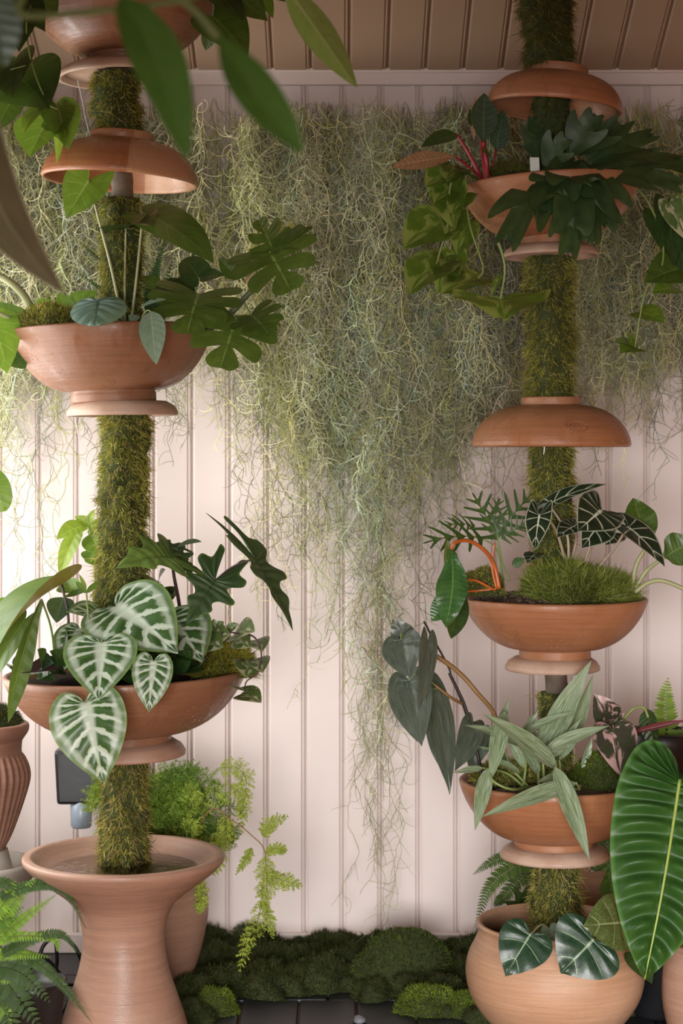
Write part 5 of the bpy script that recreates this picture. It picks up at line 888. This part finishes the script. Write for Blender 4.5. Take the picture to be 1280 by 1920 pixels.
# ------------------------------------------------------------------ foreground and top foliage
p = Plant('heart_leaf_vine', 'vine with dark heart leaves and lime shoots trailing from the topmost bowl', 'plant', 60, -10, 3.66)
p.stem([(70, -12), (50, 40, -.04), (60, 120, -.05), (88, 190, -.06), (108, 205, -.06)], 2.2, 1.4, STEM_G); p.stem([(60, 120, -.05), (20, 130, -.06)], 1.8, 1.2, STEM_G)
for b, t, w, m_, n_ in (((36, 145), (92, 205, -.08), .62, G_DARK, (.1, -1, .3)), ((30, 108), (22, 186, -.09), .36, G_DARK, (-.3, -1, .2)), ((82, 197), (42, 253, -.1), .2, G_LIME, (-.4, -1, .4)), ((90, 226), (56, 296, -.1), .42, G_BRIGHT, (-.2, -1, .3)), ((106, 196), (128, 282, -.08), .30, G_BRIGHT, (.3, -1, .2)), ((108, 205), (106, 310, -.09), .10, G_LIME, (.6, -1, .2)), ((48, 20), (36, 98, -.06), .34, G_DARK, (-.2, -1, .1)), ((28, 66, -.02), (10, 108, -.06), .4, G_LIME, (0, -1, .3)), ((70, 5), (108, 30, -.06), .4, G_MID, (0, -.9, .5)), ((80, 195), (66, 182, 0), .5, G_BRIGHT, (0, -1, .5)), ((40, -10), (85, 60, -.05), .3, G_DARK, (0, -1, .2)), ((100, 235), (112, 262, -.07), .3, G_LIME, (.2, -1, .2)), ((20, 190), (-10, 250, -.03), .4, G_MID, (0, -1, .2))): p.leaf(b, t, 'heart', m_, w, n_, .2, .35, nr=28, nc=5)
p = Plant('waxy_philodendron', 'plant with waxy green leaves leaning over the rim of the topmost bowl', 'plant', 390, -12, 3.72)
for b, t, w, m_, n_ in (((398, 30), (466, 108, -.06), .38, G_MID, (.25, -1, .1)), ((395, 60), (385, 95, .02), .4, G_MID, (0, -1, .2)), ((430, -15), (502, 40, -.04), .36, G_MID, (0, -1, .3)), ((480, -20), (512, 36, -.03), .26, G_BRIGHT, (.5, -1, .2)), ((505, -20), (535, 4, -.03), .3, G_MID, (0, -1, .2)), ((410, -10), (455, 40, -.06), .3, G_DARK, (.2, -1, .4))): p.leaf(b, t, 'heart', m_, w, n_, .18, .4, nr=28, nc=5)
p.stem([(390, -14), (400, 10), (398, 30)], 2, 1.6, STEM_G)
p = Plant('leafy_branch', 'blurred foreground branch with long green leaves crossing the top of the picture', 'plant', 60, -40, 1.75)
p.stem([(60, -40, 0), (40, 26, 0), (150, 24, 0), (260, 12, 0), (360, -4, 0), (430, -40, .02)], 8, 6, STEM_F, 'branch')
p.leaf((226, -10, .0), (352, 302, -.05), 'lance', G_FORE, .135, (.2, -1, .1), .2, .3, nr=34, sway=-.04); p.leaf((410, 70, .0), (568, 290, -.05), 'oblong', G_FORE, .14, (.2, -1, .2), .25, .25, nr=34, sway=.03, pet=[(320, -14, 0), (370, 24, 0)], pr=7, pmat=STEM_F, prend=10)
p.leaf((-20, -40, .1), (10, 125, .1), 'oblong', leaf_mat('leaf_fore_blue', (.05, .085, .05), trans=.1), .26, (.2, -1, .1), .2, .2)
p = Plant('olive_leaf_plant', 'blurred pale olive leaf arching in from the left edge, nearest of all', 'plant', -60, 120, 2.15)
p.leaf((-45, 140, 0), (120, 550, -.04), 'lance', G_PALE, .135, (-.35, -1, .1), .3, .4, nr=34, sway=.10, pet=[(-60, 120, 0)], pr=6)
p = Plant('young_leaf_shoot', 'slender pale green young leaf hanging free against the ceiling boards', 'plant', 520, -60, 2.9)
p.leaf((536, -24, 0), (670, 165, -.04), 'lance', G_YOUNG, .125, (-.3, -1, .2), .25, -.35, nr=30, pet=[(520, -60), (528, -40)], pr=2)
p = Plant('round_leaf_plant', 'single round green leaf poking in at the window edge of the picture', 'plant', -30, 930, 3.5)
p.leaf((-20, 905), (12, 958), 'round', G_BRIGHT, .5, (0, -1, .2), pet=[(-30, 930)], pr=2)

# ------------------------------------------------------------------ fittings
bx = empty('pump_box', at(150, 1505, 4.33), 'black plastic pump box with a clear cup behind the mossy post', 'pump')
v, f = box_geo(-.05, .05, -.03, .03, 0, .125, .008); v = v.copy(); v[:, 0] += v[:, 2]*-.05; o = mesh_obj('case', np_mesh('case', v, f, BLACK, smooth=False), bx)
m = M('cloudy_plastic'); m.p(Base_Color=(.42, .52, .62), Roughness=.3, Transmission_Weight=.35); v, f = lathe_geo([(.021, 0), (.024, .004), (.025, .05), (.02, .056), (.018, .07), (.014, .07), (.016, .05), (.001, .05)], 32); mesh_obj('cup', np_mesh('cup', v, f, m.m), bx, (.004, -.01, -.055))
def cable(pts, Y, r, label):
    P = [at(a, b, Y+(c[0] if c else 0)) for a, b, *c in pts]; o0 = P[0]; v, f = tube_geo([np.array(q-o0) for q in P], r, r, 8, 60); o = mesh_obj('cable', np_mesh('cable', v, f, BLACK)); o.location = o0; tag(o, label, 'cable')
cable([(75, 1850), (78, 1780, .02), (110, 1756, .03), (140, 1775, .04), (160, 1820, .05), (175, 1850, .06)], 4.25, .0045, 'thick black cable looping up beside the trumpet basin')
cable([(104, 1762), (107, 1800), (104, 1840), (125, 1846, .02), (170, 1845, .05)], 4.15, .004, 'thin black cable hanging straight down inside the cable loop')
cable([(40, 1780), (90, 1800, .02), (120, 1830, .04), (165, 1822, .1)], 4.28, .004, 'black cable lying along the skirting behind the fern')
m = M('water_clear'); m.p(Base_Color=(.8, .82, .84), Roughness=.1, Alpha=.55)
def trickle(pts, Y, r, label):
    P = [at(*q, Y) for q in pts]; o0 = P[-1]; v, f = tube_geo([np.array(q-o0) for q in P], r, r*.7, 6, 40); v = v+np.stack([vnoise(v, 90), vnoise(v+3, 90), 0*v[:, 0]], 1)*.0006; o = mesh_obj('water_trickle', np_mesh('water_trickle', v, f, m.m)); o.location = o0; tag(o, label, 'water')
trickle([(145, 150), (152, 180), (160, 220), (168, 252)], 3.72, .0011, 'thin thread of water falling from the topmost saucer to the dome'); trickle([(141, 782), (144, 800), (150, 830)], 3.72, .0011, 'thread of water dripping off the saucer above the longest post'); trickle([(1020, 834), (1020, 842), (1019, 852)], 3.70, .0016, 'water drop hanging from the rim of the stamped dome')
v, f = lathe_geo([(.012, 0), (.017, .004), (.015, .010), (.008, .014), (.001, .015)], 14); v = v*(1+.35*vnoise(v, 70))[:, None]; v[:, 2] -= v[:, 2].min(); o = mesh_obj('white_stone', np_mesh('white_stone', v, f, plain('quartz', (.2, .21, .225), .5, .3, 30, .3))); o.location = at(674, 1925, 3.935); o.location.z = 0; tag(o, 'pale wet stone lying on the slate in front of the moss bank', 'stone')
